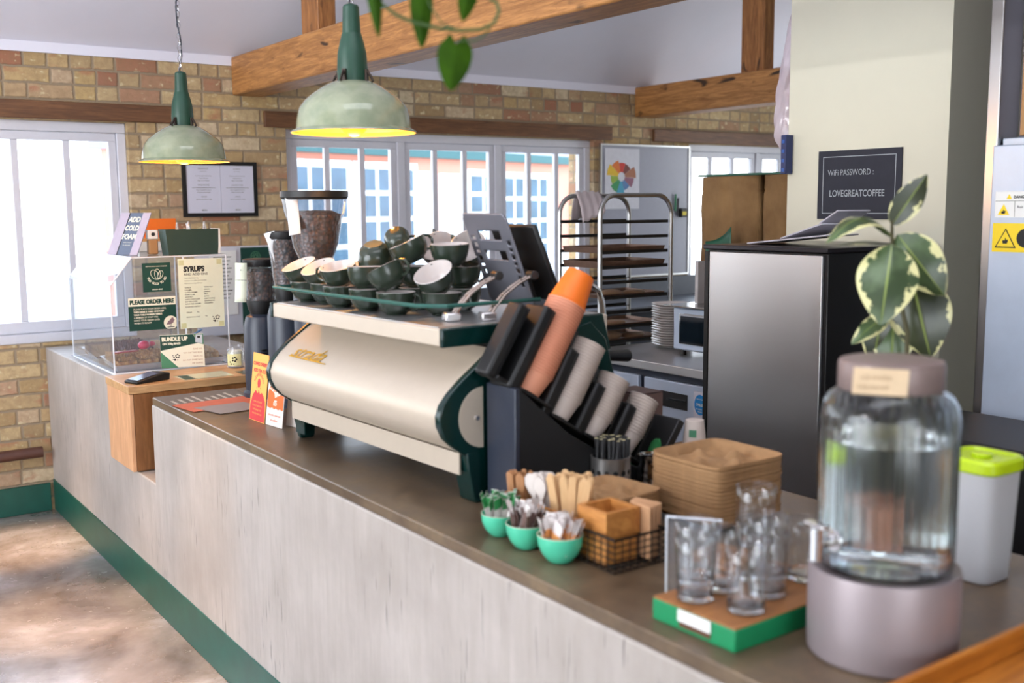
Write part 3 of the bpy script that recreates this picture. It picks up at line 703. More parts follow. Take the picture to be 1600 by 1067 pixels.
grinder(1.617, 3.52, 1, 0, 1.463, 1.708, 0.116, 0.060, 0.70, 'tall coffee grinder with the largest clear hopper of brown beans', 0.085, [],
        Matrix.Translation((-0.105, -0.03, 0.80)) @ Euler((PI/2, -0.17, -0.9)).to_matrix().to_4x4())
grinder(1.61, 3.765, 1, 0, 1.345, 1.563, 0.070, 0.045, 0.93, 'middle coffee grinder with black lidded hopper behind the tallest one', 0.08, [],
        Matrix.Translation((-0.075, -0.02, 0.655)) @ Euler((PI/2+0.3, -0.25, -0.9)).to_matrix().to_4x4())
grinder(1.60, 4.0, 1, 0, 1.285, 1.452, 0.066, 0.055, 0.75, 'lowest coffee grinder with dark beans and a pale swing tag', 0.075, [('LOVE DECAF', 0, -0.07, 0.008, 'C', 0.9, 0.02), ('RYE RED', 0, -0.095, 0.009, 'C', 1, 0.04), ('. o .', 0, -0.03, 0.012, 'C'), ('tasting notes', 0, -0.115, 0.005, 'C'), ('. . .', 0, -0.13, 0.006, 'C')],
        Matrix.Translation((-0.095, -0.040, 0.535)) @ Euler((PI/2, 0.02, -0.6)).to_matrix().to_4x4(), rib=1)

# ------------------------------------------------------------------ cup dispenser beside the machine
YD = 2.115
cd = thing('cup_dispenser', 'black angled cup dispenser with stepped tubes at the near end of the espresso machine', 'cup dispenser', (1.66, YD, ZC))
G().box(1.448, 1.462, YD-0.062, YD+0.062, ZC, 1.215).obj('side_plate', DGREY, cd, wp=True, bevel=0.003)
G().prism([(1.464, ZC), (1.464, 1.213), (1.53, 1.155), (1.62, 1.08), (1.72, 1.02), (1.84, 0.965), (1.90, 0.945), (1.90, ZC)], YD-0.058, YD+0.058, 'y').obj('body', MATTEBLK, cd, wp=True, bevel=0.003)
tubes = [((1.452, 1.235), (1.545, 1.382), 0.030, None), ((1.522, 1.192), (1.628, 1.362), 0.050, SALMON), ((1.618, 1.118), (1.702, 1.255), 0.045, CUPW), ((1.722, 1.056), (1.788, 1.158), 0.042, CUPW), ((1.836, 1.0), (1.895, 1.092), 0.040, CUPW)]
stacks = ['salmon paper cups stacked in the highest dispenser tube', 'white paper cups stacked in the second dispenser tube', 'white paper cups stacked in the third dispenser tube', 'small white paper cups stacked in the lowest dispenser tube']
k2 = 0
for (a, b), (c, d), r, cm_ in tubes:
    ax = Vector((c-a, 0, d-b)); Lh = ax.length; ax.normalize(); nrm = Vector((ax.z, 0, -ax.x))   # nrm points towards the barista and down
    Mx = Matrix((ax, Vector((0, 1, 0)), ax.cross(Vector((0, 1, 0))))).transposed().to_4x4(); Mx.translation = Vector((a, YD, b))
    # half-open gutter around the stack, closed towards the customer
    g = G().at(Mx); n = 14; rr = r+0.006
    arc = lambda q, R: (math.sin(q)*R, math.cos(q)*R)
    R0 = []
    for xx in (-0.01, Lh+0.002):
        inn = [g.v((xx, rr*math.sin(-PI*0.22+PI*1.30*i/n), rr*math.cos(-PI*0.22+PI*1.30*i/n))) for i in range(n+1)]
        outr = [g.v((xx, (rr+0.007)*math.sin(-PI*0.22+PI*1.30*i/n), (rr+0.007)*math.cos(-PI*0.22+PI*1.30*i/n))) for i in range(n+1)]
        R0.append(inn+outr[::-1])
    g.bridge(R0[0], R0[1]); g.f(R0[0]); g.f(R0[1][::-1])
    g.obj('tube', BLACK, cd, wp=True)
    g = G().at(Mx); g.box(-0.02, Lh+0.004, -rr*0.8, rr*0.8, rr*0.9, rr+0.028); g.obj('fin', BLACK, cd, wp=True, bevel=0.008)
    g = G().at(Mx); g.box(-0.014, -0.006, -rr, rr, -rr, rr); g.obj('tube_base', BLACK, cd, wp=True, bevel=0.002)
    if cm_:
        lab = stacks[k2]; k2 += 1; n = {0.050: 26, 0.045: 20, 0.042: 15, 0.040: 13}[r]; st = Lh/n
        proto = None
        # axis of a cup: mouth points up along +ax
        q = Mx.to_3x3() @ Matrix.Rotation(PI/2, 3, 'Y')
        for i in range(n):
            Mc = (q.to_4x4()); Mc.translation = Mx @ Vector((0.0+st*i, 0, 0))
            if proto is None:
                h = 0.055
                proto = G().lathe([(r*0.72, 0), (r*0.95, h*0.93), (r, h*0.94), (r+0.0012, h), (r-0.001, h+0.001), (r*0.95-0.001, h*0.93), (r*0.71, 0.003)], 26).obj('paper_cup', cm_); proto.matrix_basis = Mc; tag(proto, lab, 'paper cup', lab)
            else:
                o = proto.copy(); COL.objects.link(o); o.matrix_basis = Mc; tag(o, lab, 'paper cup', lab)
        if cm_ is SALMON:
            # the last cup sits mouth-down on top of the stack
            q2 = Mx.to_3x3() @ Matrix.Rotation(-PI/2, 3, 'Y'); Mc = q2.to_4x4(); Mc.translation = Mx @ Vector((Lh+0.055+0.078, 0, 0))
            o = G().lathe([(0.001, 0.002), (r*0.72, 0.0), (r*0.76, 0.006), (r*0.97, 0.08), (r*1.02, 0.082), (r*1.02, 0.086), (r*0.97, 0.086)], 30, capb=False).obj('paper_cup', ORANGE); o.matrix_basis = Mc
            tag(o, 'bright orange paper cup upside down on the highest cup stack', 'paper cup')
# black lid channel at the low end, kraft carton behind
tag(G().at(TR(1.945, 2.10, 0.992, 0, -math.radians(-35), 0)).box(-0.012, 0.012, -0.05, 0.05, -0.06, 0.095).obj('lid_holder', BLACK, None, bevel=0.004), 'black slanted plastic lid holder at the low end of the cup dispenser', 'lid holder')
ct = thing('kraft_carton', 'small brown carton standing behind the lowest cups, against the fridge doors', 'carton', (2.06, 2.30, ZC))
G().box(-0.045, 0.045, -0.06, 0.06, 0, 0.205).obj('box', plain('brown_carton', hx(104, 78, 70), 0.7), ct, bevel=0.002)
G().box(-0.045, 0.045, -0.06, 0.06, 0.205, 0.209).obj('lid', plain('dark_brown_carton', hx(70, 50, 46), 0.7), ct)
# ------------------------------------------------------------------ straws, jug
sh = thing('straw_holder', 'perforated stainless cylinder filled with black straws', 'cutlery holder', (1.72, 2.02, ZC), 0)
t = NT('perforated_steel'); v = t.coord(); sp = t.new('SeparateXYZ'); t.link(v, sp.inputs[0])
an = t.math('MULTIPLY', t.math('ARCTAN2', sp.outputs['Y'], sp.outputs['X']), 14/(2*PI)); zz = t.math('MULTIPLY', sp.outputs['Z'], 45)
row = t.math('FLOOR', zz); fa = t.math('SUBTRACT', t.math('FRACT', t.math('ADD', an, 20)), 0.5); fz = t.math('SUBTRACT', t.math('FRACT', zz), 0.5)
dd = t.math('SQRT', t.math('ADD', t.math('MULTIPLY', fa, fa), t.math('MULTIPLY', fz, fz)))
hole = t.math('MULTIPLY', t.math('LESS_THAN', dd, 0.30), t.math('LESS_THAN', sp.outputs['Z'], 0.093))
t.set(t.mix(hole, (0.78, 0.76, 0.74), (0.01, 0.01, 0.01)), t.math('ADD', t.math('MULTIPLY', hole, 0.4), 0.38)); t.link(t.math('SUBTRACT', 1.0, hole), t.b.inputs['Metallic'])
G().lathe([(0.048, 0), (0.05, 0.002), (0.05, 0.112), (0.051, 0.115), (0.047, 0.115), (0.047, 0.005), (0.001, 0.005)], 40).obj('cylinder', t.m, sh)
random.seed(3); straw = None
STRT = plain('straw_tip', hx(206, 196, 150), 0.5)
for k in range(64):
    a = random.uniform(0, 2*PI); r = 0.04*math.sqrt(random.random()); h = 0.150+random.uniform(-0.006, 0.008)
    ln = Vector((math.cos(a)*r*0.28, math.sin(a)*r*0.28, 0)); M = Matrix.Translation((1.72+math.cos(a)*r*0.95, 2.02+math.sin(a)*r*0.95, ZC+0.008)) @ Euler((random.uniform(-.06, .06), random.uniform(-.06, .06), 0)).to_matrix().to_4x4()
    if straw is None:
        straw = G().cyl((0, 0, 0), (0, 0, 0.152), 0.0044, n=8, caps=False).obj('straw', BLACK, None, solid=0.0006); straw.matrix_basis = M
        tipm = G().cyl((0, 0, 0.1475), (0, 0, 0.1525), 0.0046, n=8).mesh('straw_tip', STRT)
        tag(straw, 'black straw standing in the perforated steel cylinder', 'straw', 'black straws in the steel cylinder')
    else:
        o = straw.copy(); COL.objects.link(o); o.matrix_basis = M
        if k % 3 == 0:
            o['label'] = 'black straw with a pale tip in the perforated steel cylinder'; q = bpy.data.objects.new('tip', tipm); COL.objects.link(q); q.parent = o
jug = thing('milk_jug', 'small shiny steel milk jug between the straws and the pulp carriers', 'jug', (1.86, 2.02, ZC))
G().lathe([(0.036, 0), (0.040, 0.003), (0.041, 0.03), (0.036, 0.065), (0.033, 0.085), (0.036, 0.098), (0.034, 0.098), (0.031, 0.085), (0.034, 0.06), (0.037, 0.01), (0.001, 0.006)], 32).obj('body', CHROME, jug)
G().tube([(0.034, -0.005, 0.088), (0.06, -0.01, 0.09), (0.068, -0.012, 0.06), (0.055, -0.01, 0.025), (0.04, -0.005, 0.022)], 0.004, 8).obj('handle', CHROME, jug)
pc = G().lathe([(0.002, 0.068), (0.023, 0.069), (0.025, 0.068), (0.0255, 0.064), (0.032, 0.004), (0.034, 0.003), (0.034, 0)], 28, capb=False).obj('paper_cup', CUPW); pc.location = (2.035, 2.04, 1.002)
tag(pc, 'upturned white paper cup with green print behind the pulp carriers', 'paper cup'); 
pcm = G()
pcm.at(Matrix.Rotation(math.radians(-145), 4, 'Z')).grid(lambda u, v: (0.0293*math.cos((u-0.5)*0.7)+0.0018*(1-v), 0.0293*math.sin((u-0.5)*0.7), 0.025+0.02*v), 8, 2); pcm.obj('print', MGREEN, pc)
bxu = G().box(-0.05, 0.05, -0.06, 0.06, 0, 0.095).obj('kraft_box', KRAFT, None, bevel=0.002); bxu.location = (2.035, 2.03, ZC+0.001); tag(bxu, 'kraft box under the upturned paper cup behind the carriers', 'box')
gc = G().at(TR(0, 0, 0)).grid(lambda u, v: (0.16*(u-0.5), 0.12*(v-0.5), 0.10*max(0, 1-abs(u-0.4)*2.6)+0.012*math.sin(9*v)+0.012), 14, 8).obj('green_cloth', plain('green_cotton', hx(40, 120, 62), 0.9, var=0.2), None, solid=0.003); gc.location = (1.965, 2.13, ZC); tag(gc, 'crumpled green cloth behind the steel jug', 'cloth')

# ------------------------------------------------------------------ moulded carriers
def carrier_bm(w, h, n):
    pass
def carrier(label, M, w, lvl, group, top, pd=0.013):
    c = thing('cup_carrier', label, 'cup carrier', M=M, group=group)
    g = G(); N = 28; hw = w/2; h = 0.036
    def fn(u, v):
        x, y = (u-0.5)*2, (v-0.5)*2
        px, py = abs(x), abs(y); e = max(px, py)
        z = 0.012
        for sx in (-0.46, 0.46):
            for sy in (-0.46, 0.46):
                d = math.hypot(x-sx, y-sy)
                if d < 0.38: z -= 0.010*min(1, (0.38-d)/0.12)
        d0 = math.hypot(x, y)
        if d0 < 0.2: z += 0.004
        for bx, by in ((0, .5), (0, -.5), (.5, 0), (-.5, 0)):
            dq = math.hypot(x-bx, y-by); z += 0.021*math.exp(-(dq/0.17)**2)
        z += (h-0.012)*max(0, min(1, (e-0.86)/0.09))
        # rounded square outline
        p = 7; s = (abs(x)**p+abs(y)**p)**(1/p) if e > 0 else 1; k = e/s if s else 1
        return (x*k*hw, y*k*hw, z)
    g.grid(fn, N, N)
    g.obj('moulded_top', PULP, c, ang=60)
    g = G(); n = 56; p = 7
    def rr(q, sc, z):
        x, y = math.cos(q), math.sin(q); s = (abs(x)**p+abs(y)**p)**(1/p); return g.v((x/s*hw*sc, y/s*hw*sc, z))
    A = [rr(2*PI*i/n, 0.997, h-0.0096) for i in range(n)]; B = [rr(2*PI*i/n, 1.0, h-0.004) for i in range(n)]; C = [rr(2*PI*i/n, 0.993, h-0.0008) for i in range(n)]; D = [rr(2*PI*i/n, 0.97, h-0.002) for i in range(n)]
    E_ = [rr(2*PI*i/n, 0.93, h-0.012) for i in range(n)]
    g.bridge(A, B); g.bridge(B, C); g.bridge(C, D); g.obj('rim', PULP, c, ang=60)
    return c
PG = 'moulded cup carriers nested in the tall stack'
base = carrier('moulded brown pulp carrier in the tall nested stack, its corner pockets hidden by the one above', TR(1.815, 1.745, ZC+0.001, 0, 0, 0.0), 0.235, 0, PG, False)
nst = 13
base['label'] = 'brown moulded pulp carrier nested beneath the top one in the tall stack'
for i in range(1, nst+1):
    M = TR(1.815+random.uniform(-.0015, .0015), 1.745+random.uniform(-.0015, .0015), ZC+0.001+0.0096*i, 0, 0, random.uniform(-.006, .006))
    if i == nst: carrier('top brown moulded pulp carrier of the tall stack, its four cup pockets open', M, 0.235, 0, PG, True, 0.045)
    else: dup(base, M, None, PG)
base2 = dup(base, TR(1.575, 1.86, ZC+0.026, 0, 0, 0.1, 0.8), 'smaller low pulp carrier behind the wooden box, lowest of its pile', 'low pile of pulp carriers')
for i in range(1, 5): dup(base2, TR(1.575, 1.86, ZC+0.026+0.0085*i, 0, 0, 0.1, 0.8), 'pulp carrier on top of the low pile behind the napkins' if i == 4 else 'pulp carrier inside the low pile behind the wooden box', 'low pile of pulp carriers')
base2['label'] = 'pulp carrier inside the low pile behind the wooden box'

# ------------------------------------------------------------------ wire basket with wooden boxes, stirrers
bk = thing('wire_basket', 'black wire basket holding wooden boxes and napkins on the counter edge', 'basket', (1.43, 1.79, ZC), 0)
WIRE = plain('black_wire', hx(24, 22, 22), 0.45, metal=0.4)
bx0, bx1, by0, by1, bh = -0.068, 0.072, -0.205, 0.225, 0.072
def wire_panel(nm, P):
    g = G()
    for a, b in P: g.cyl(a, b, 0.0013, n=6)
    g.obj(nm, WIRE, bk)
for nm, cx in (('side_grid', bx0), ('side_grid', bx1)):
    wire_panel(nm, [((cx, y, 0.002), (cx, y, bh)) for y in [by0+(by1-by0)*k/20 for k in range(21)]]+[((cx, by0, z), (cx, by1, z)) for z in (0.016, 0.03, 0.044, 0.058)])
for nm, cy in (('end_grid', by0), ('end_grid', by1)):
    wire_panel(nm, [((x, cy, 0.002), (x, cy, bh)) for x in [bx0+(bx1-bx0)*k/7 for k in range(8)]]+[((bx0, cy, z), (bx1, cy, z)) for z in (0.016, 0.03, 0.044, 0.058)])
wire_panel('floor_grid', [((x, by0, 0.0025), (x, by1, 0.0025)) for x in [bx0+(bx1-bx0)*k/7 for k in range(8)]]+[((bx0, y, 0.0035), (bx1, y, 0.0035)) for y in [by0+(by1-by0)*k/20 for k in range(21)]])
G().tube([(bx0, by0, bh), (bx1, by0, bh), (bx1, by1, bh), (bx0, by1, bh)], 0.003, 8, closed=True).obj('rim', WIRE, bk)
BOXW = wood('honey_box_wood', hx(206, 142, 72), hx(160, 98, 44), axis=1, rough=0.5, streak=8)
def open_box(name, label, x0, x1, y0, y1, z0, z1, t_=0.008, divs=(), group=None):
    b = thing(name, label, 'wooden box', ((x0+x1)/2, (y0+y1)/2, z0), group=group)
    G().box(x0, x0+t_, y0, y1, z0, z1).obj('side', BOXW, b, wp=True, bevel=0.001)
    G().box(x1-t_, x1, y0, y1, z0, z1).obj('side', BOXW, b, wp=True, bevel=0.001)
    G().box(x0+t_, x1-t_, y0, y0+t_, z0, z1).obj('end', BOXW, b, wp=True, bevel=0.001)
    G().box(x0+t_, x1-t_, y1-t_, y1, z0, z1).obj('end', BOXW, b, wp=True, bevel=0.001)
    G().box(x0+t_, x1-t_, y0+t_, y1-t_, z0, z0+0.006).obj('floor', BOXW, b, wp=True)
    for d in divs: G().box(x0+t_, x1-t_, d-0.003, d+0.003, z0+0.006, z1-0.004).obj('divider', BOXW, b, wp=True)
open_box('wooden_box', 'small square empty wooden box at the near end of the wire basket', 1.372, 1.465, 1.625, 1.72, ZC+0.062, 1.022, 0.010)
open_box('wooden_caddy', 'long low wooden caddy holding sugar sticks, white spoons and stirrers', 1.375, 1.465, 1.735, 2.005, ZC+0.0045, 0.985, 0.006, (1.83, 1.915))
tag(G().box(1.375, 1.462, 1.628, 1.72, ZC+0.0045, ZC+0.060).obj('wooden_block', BOXW, None, bevel=0.002), 'wooden block inside the basket beneath the small square box', 'wooden block')
STICK = wood('birch_stirrer', hx(222, 184, 136), hx(198, 156, 108), axis=2, rough=0.7, streak=10)
def sticks(name, mat, n, x0, x1, y0, y1, L, w, t_, label, group, cat, spoon=False, spread=0.2):
    pr_ = None
    for k in range(n):
        x, y = random.uniform(x0, x1), random.uniform(y0, y1)
        ly = (y-(y0+y1)/2)/(y1-y0)*spread
        M = TR(x, y, ZC+0.012+random.uniform(0, .006), random.uniform(-.07, .07)-ly, random.uniform(-.10, .10)-0.05, random.uniform(-.3, .3)+0.6)
        if pr_ is None:
            g = G()
            if spoon:
                prf = [(0, .003), (L*.6, .003), (L*.66, .008), (L*.8, .015), (L*.93, .013), (L, .004)]
                V1 = []
                for s_ in (1, -1):
                    pts = prf if s_ > 0 else prf[::-1]
                    V1 += [(s_*w_, z_) for z_, w_ in pts]
                g.prism(V1, -t_/2, t_/2, 'x'); 
            else: g.prism([(-w/2, 0), (w/2, 0), (w/2, L-w/3), (w/4, L), (-w/4, L), (-w/2, L-w/3)], -t_/2, t_/2, 'x')
            pr_ = g.obj(name, mat, None, bevel=0.0004, seg=1); pr_.matrix_basis = M; tag(pr_, label, cat, group)
        else: o = pr_.copy(); COL.objects.link(o); o.matrix_basis = M
sticks('wooden_stirrer', STICK, 26, 1.385, 1.455, 1.75, 1.82, 0.145, 0.017, 0.0016, 'pale wooden stirrer in the near end of the wooden caddy', 'wooden stirrers in the caddy', 'stirrer', spread=0.35)
sticks('white_spoon', plain('white_spoon_plastic', hx(226, 216, 208), 0.4), 16, 1.385, 1.455, 1.84, 1.905, 0.13, 0.01, 0.0022, 'white spoon standing in the middle of the wooden caddy', 'white spoons in the caddy', 'spoon', spoon=True, spread=0.2)
sticks('sugar_stick', plain('brown_sugar_stick', hx(178, 126, 82), 0.6, var=0.2), 26, 1.385, 1.455, 1.925, 1.995, 0.115, 0.012, 0.004, 'brown sugar stick in the far end of the wooden caddy', 'brown sugar sticks in the caddy', 'sugar stick', spread=0.2)
for k in range(4):
    nb = G().box(-0.003, 0.003, -0.035, 0.035, 0, 0.115).obj('kraft_napkin', plain('kraft_napkin_paper', hx(196, 150, 110), 0.85, var=0.1), None, bevel=0.002); nb.matrix_basis = TR(1.482+0.0075*k-0.008, 1.63+0.004*k, ZC+0.006, 0.0, 0.03*(k-1), -0.1+0.1*k)
    tag(nb, ['brown napkin nearest the square wooden box, front of four', 'second brown napkin behind the front one in the basket', 'third brown napkin in the basket', 'rearmost brown napkin at the basket back'][k], 'napkin', 'brown napkins in the basket')

# ------------------------------------------------------------------ three mint bowls of sachets
MINT = plain('mint_green_glaze', hx(82, 196, 158), 0.25, var=0.06)
RIMC = plain('cream_rim_glaze', hx(196, 206, 180), 0.3)
def bowl(x, y, s, label, kind):
    b = thing('sachet_bowl', label, 'bowl', (x, y, ZC), 0, None)
    r = 0.0475*s
    prof = [(r*0.45, 0), (r*0.55, 0.003), (r*0.8, 0.018*s), (r*0.95, 0.035*s), (r, 0.056*s), (r*1.0, 0.0575*s), (r*0.95, 0.0575*s), (r*0.9, 0.035*s), (r*0.7, 0.014*s), (0.001, 0.008)]
    G().lathe(prof, 40, mis=[0]*4+[1]*2+[0]*3).obj('bowl', [MINT, RIMC], b, ang=60)
    n = 30; pr_ = None
    lab = {'g': 'green and white sachet in the mint bowl farthest from the camera', 'b': 'white and brown sachet in the middle mint bowl', 'o': 'white and orange sachet in the nearest mint bowl'}[kind]
    cmat = {'g': plain('green_sachet_end', hx(42, 132, 70), 0.5), 'b': plain('brown_sachet_print', hx(112, 84, 76), 0.5), 'o': plain('orange_sachet_print', hx(226, 150, 84), 0.5)}[kind]
    for k in range(n):
        a = k*2.39996; q = r*0.62*math.sqrt((k+0.5)/n)
        M = TR(x+math.cos(a)*q, y+math.sin(a)*q, ZC+0.017+random.uniform(0, .010), -math.sin(a)*0.35*q/r*1.6+random.uniform(-.15, .15), math.cos(a)*0.35*q/r*1.6+random.uniform(-.15, .15), random.uniform(0, PI))
        if pr_ is None:
            w, h = (0.026, 0.078) if kind != 'b' else (0.015, 0.080)
            g = G()
            g.grid(lambda u, v: (w*(u-0.5), 0.0028*math.sin(PI*u)*math.sin(PI*v), h*v), 4, 8); g.grid(lambda u, v: (w*(u-0.5), -0.0028*math.sin(PI*u)*math.sin(PI*v), h*v), 4, 8)
            pr_ = g.obj('sachet', plain('white_sachet_paper', hx(226, 218, 214), 0.5, var=0.1), None); pr_.matrix_basis = M; tag(pr_, lab, 'sachet', lab.replace('sachet', 'sachets'))
            g = G()
            z0, z1 = {'g': (0.66, 0.98), 'b': (0.3, 0.8), 'o': (0.42, 0.66)}[kind]
            for s_ in (1, -1): g.grid(lambda u, v: (w*0.98*(u-0.5), s_*(0.0034*math.sin(PI*u)*math.sin(PI*(z0+(z1-z0)*v))+0.0004), h*(z0+(z1-z0)*v)), 4, 4)
            pt = g.obj('printed_band', cmat, pr_)
        else: dup(pr_, M)
bowl(1.328, 1.945, 0.93, 'mint green bowl of green ended sachets, farthest of three', 'g')
bowl(1.324, 1.837, 0.98, 'mint green bowl of brown and white sachets, middle of three', 'b')
bowl(1.328, 1.722, 1.04, 'mint green bowl of orange and white sachets, nearest of three', 'o')

# ------------------------------------------------------------------ green tray with tumblers
gt = thing('wooden_tray', 'bright green edged wooden tray under the tumblers at the counter edge', 'tray', (1.43, 1.29, ZC))
TG = plain('bright_green_paint', hx(10, 134, 82), 0.45, var=0.06)
TW = wood('tray_ply', hx(172, 116, 66), hx(132, 82, 42), axis=0, rough=0.5, streak=8)
tM = TR(1.275, 1.177, ZC, 0, 0, math.radians(1.5))
G().at(tM).box(0, 0.33, 0, 0.196, 0.0, 0.039).obj('tray_side', TG, gt, wp=True, bevel=0.002)
G().at(tM).box(0.001, 0.329, 0.001, 0.195, 0.0392, 0.0425).obj('tray_top', TW, gt, wp=True, bevel=0.001)
G().at(tM).box(-0.0012, 0.003, 0.055, 0.128, 0.007, 0.028).obj('grip_slot', plain('slot_brown', hx(96, 58, 36), 0.7), gt, wp=True)
G().at(tM).box(-0.0035, -0.0015, 0.053, 0.13, 0.018, 0.039).obj('label_strip', WHITE, gt, wp=True)
def tumbler(M, label):
    t_ = G(); H, R1, R0_ = 0.115, 0.038, 0.033
    t_.lathe([(R0_-0.004, 0), (R0_, 0.002), (R0_+0.001, 0.02), (R1-0.001, H*0.7), (R1, H-0.001), (R1-0.0012, H), (R1-0.0026, H-0.001), (R1-0.004, H*0.7), (R0_-0.002, 0.022), (R0_-0.006, 0.012), (0.001, 0.010)], 40)
    o = t_.obj('tumbler', clear('tumbler_glass', gloss=0.06, tint=(0.96, 0.965, 0.97), edge=0.5), None, ang=60); o.matrix_basis = M; G().lathe([(0.026, 0.0015), (0.0325, 0.003), (0.0332, 0.016), (0.027, 0.0105), (0.001, 0.0095)], 32).obj('thick_base', GLASS, o); tag(o, label, 'glass', 'clear tumblers on the green tray'); return o
zt_ = ZC+0.043
spots = [((1.322, 1.318, zt_), 'tumbler at the far front corner of the green tray, lower of its pair'), ((1.322, 1.318, zt_+0.03), 'tumbler stacked inside the one at the far front tray corner'),
 ((1.395, 1.325, zt_), 'tumbler in the middle of the tray behind the front stack'), ((1.352, 1.225, zt_), 'single tumbler nearest the camera on the green tray'), ((1.44, 1.255, zt_), 'tumbler beside the dispenser, lower of its pair'),
 ((1.485, 1.325, zt_), 'lower tumbler of the tall back right pair'), ((1.485, 1.325, zt_+0.065), 'upper tumbler of the tall back right pair'), ((1.44, 1.255, zt_+0.032), 'tumbler nested in the one beside the dispenser'), ((1.56, 1.27, zt_), 'tumbler half hidden behind the water dispenser')]
first = None
for p, lab in spots:
    if first is None: first = tumbler(Matrix.Translation(p), lab)
    else: dup(first, Matrix.Translation(p), lab)
sg = thing('sign_holder', 'clear acrylic sign holder with silver edge behind the tumblers', 'sign holder', (1.377, 1.452, ZC+0.001), math.radians(-52))
G().box(0.003, 0.105, -0.002, 0.002, 0.0, 0.150).obj('sheet', ACRY, sg, smooth=False)
g = G().box(-0.001, 0.002, -0.003, 0.003, 0, 0.153).box(0.002, 0.105, -0.003, 0.003, 0.150, 0.153); g.obj('bright_edge', ACRE, sg, smooth=False)
for k in range(2):
    o = G().box(-0.045, 0.045, -0.06, 0.06, 0, 0.012).obj('wooden_board', TW, None, bevel=0.001); o.matrix_basis = TR(1.60, 1.50, ZC+0.0125*k, 0, 0, 0.1+0.15*k); tag(o, 'thin wooden board on the counter behind the tumblers, %s of two' % ('lower', 'upper')[k], 'board')

# ------------------------------------------------------------------ water dispenser
wd = thing('water_dispenser', 'large ribbed glass water dispenser on a grey stand, steel tap on its left', 'water dispenser', (1.485, 1.045, ZC))
GREYM = plain('mauve_grey_metal', hx(150, 138, 140), 0.42, metal=0.3, var=0.08, scale=8)
G().lathe([(0.116, 0), (0.120, 0.004), (0.1215, 0.03), (0.1215, 0.145), (0.120, 0.15), (0.114, 0.15), (0.11, 0.1485), (0.002, 0.1485)], 64).obj('stand', GREYM, wd)
gl = [(0.098, 0.150), (0.106, 0.156), (0.1085, 0.175), (0.1085, 0.40), (0.106, 0.42), (0.098, 0.434), (0.086, 0.443), (0.079, 0.448), (0.079, 0.458)]
inn = [(r-0.004, z+(0.004 if z < 0.2 else 0)) for r, z in gl]
g = G(); N = 144
prof = gl+inn[::-1]+[(0.001, 0.156)]
g.lathe(prof, N, rib=0.0)
me = g.bm
for vv in me.verts:
    z = vv.co.z; r = math.hypot(vv.co.x, vv.co.y)
    if 0.17 < z < 0.41 and r > 0.1062:
        a = math.atan2(vv.co.y, vv.co.x); k = 1+0.010*math.cos(36*a); vv.co.x *= k; vv.co.y *= k
g.obj('jar', glass('ribbed_jar_glass', (0.93, 0.97, 0.97), 0.10, 1.35), wd, ang=70)
wat = [(r-0.0045, z+0.005) for r, z in gl[:3]]+[(0.1035, 0.365)]
G().lathe(wat, 64, capt=True).obj('water', glass('water', (0.93, 0.97, 0.98), 0.0, 1.33), wd, ang=60)
G().lathe([(0.0815, 0.446), (0.083, 0.450), (0.083, 0.486), (0.081, 0.492), (0.074, 0.494), (0.001, 0.494)], 56).obj('lid', plain('grey_brown_lid', hx(136, 118, 114), 0.4, metal=0.2), wd)
ta = math.radians(172)+0.28
g = G().at(Matrix.Rotation(ta-0.28, 4, 'Z'))
tap = g.cyl((0.109, 0, 0.207), (0.116, 0, 0.207), 0.018, n=24).cyl((0.116, 0, 0.207), (0.15, 0, 0.207), 0.009, n=16).cyl((0.15, 0, 0.180), (0.15, 0, 0.234), 0.0105, 0.0115, n=16).obj('tap', CHROME, wd, bevel=0.001)
G().at(Matrix.Rotation(ta-0.28, 4, 'Z')).box(0.142, 0.158, -0.022, 0.022, 0.234, 0.241).obj('tap_lever', CHROME, tap, bevel=0.002)
# handwritten card taped on the lid
cdir = Vector((-0.66, -0.75, 0)); cu_ = Vector((0.75, -0.66, 0))
cc = Vector((1.485, 1.045, 0))+cdir*0.0865+cu_*(-0.035)
Mc = Matrix((cu_, Vector((0, 0, 1)), cu_.cross(Vector((0, 0, 1))))).transposed().to_4x4(); Mc.translation = Vector((cc.x-cu_.x*0.044, cc.y-cu_.y*0.044, 1.356))
nt = card('note_card', Mc @ Matrix.Rotation(math.radians(-3), 4, 'Z'), 0.084, 0.042, plain('kraft_note', hx(222, 196, 160), 0.7), 'small tan handwritten note taped to the water dispenser lid', 'note', t=0.001)
txt(nt, [('ICE WATER', 0.012, 0.024, 0.009, 'L', 1, 0.0), ('help yourself', 0.008, 0.010, 0.009)], plain('pencil', hx(170, 140, 110), 0.8), z=0.0007)

# ------------------------------------------------------------------ frosted container, wooden tray front right
fc = thing('storage_container', 'frosted plastic container with lime green lid behind the water dispenser', 'container', (1.945, 1.155, ZC))
FROST = NT('frosted_plastic').set((0.86, 0.86, 0.88), 0.5, 0.0, Transmission_Weight=0.45, IOR=1.2)
def rsq(r, z, g, n=40, p=5, sx=1.0): return [g.v((math.cos(2*PI*i/n)/((abs(math.cos(2*PI*i/n))**p+abs(math.sin(2*PI*i/n))**p)**(1/p))*r*sx, math.sin(2*PI*i/n)/((abs(math.cos(2*PI*i/n))**p+abs(math.sin(2*PI*i/n))**p)**(1/p))*r, z)) for i in range(n)]
g = G(); R = [rsq(r, z, g) for r, z in ((0.046, 0), (0.050, 0.004), (0.060, 0.225), (0.058, 0.225), (0.048, 0.006))]
for a, b in zip(R, R[1:]): g.bridge(a, b)
g.f(R[0][::-1]); g.f(R[-1]); g.obj('tub', FROST, fc)
g = G(); R = [rsq(r, z, g) for r, z in ((0.062, 0.222), (0.065, 0.226), (0.065, 0.244), (0.060, 0.250), (0.052, 0.250), (0.049, 0.246))]
for a, b in zip(R, R[1:]): g.bridge(a, b)
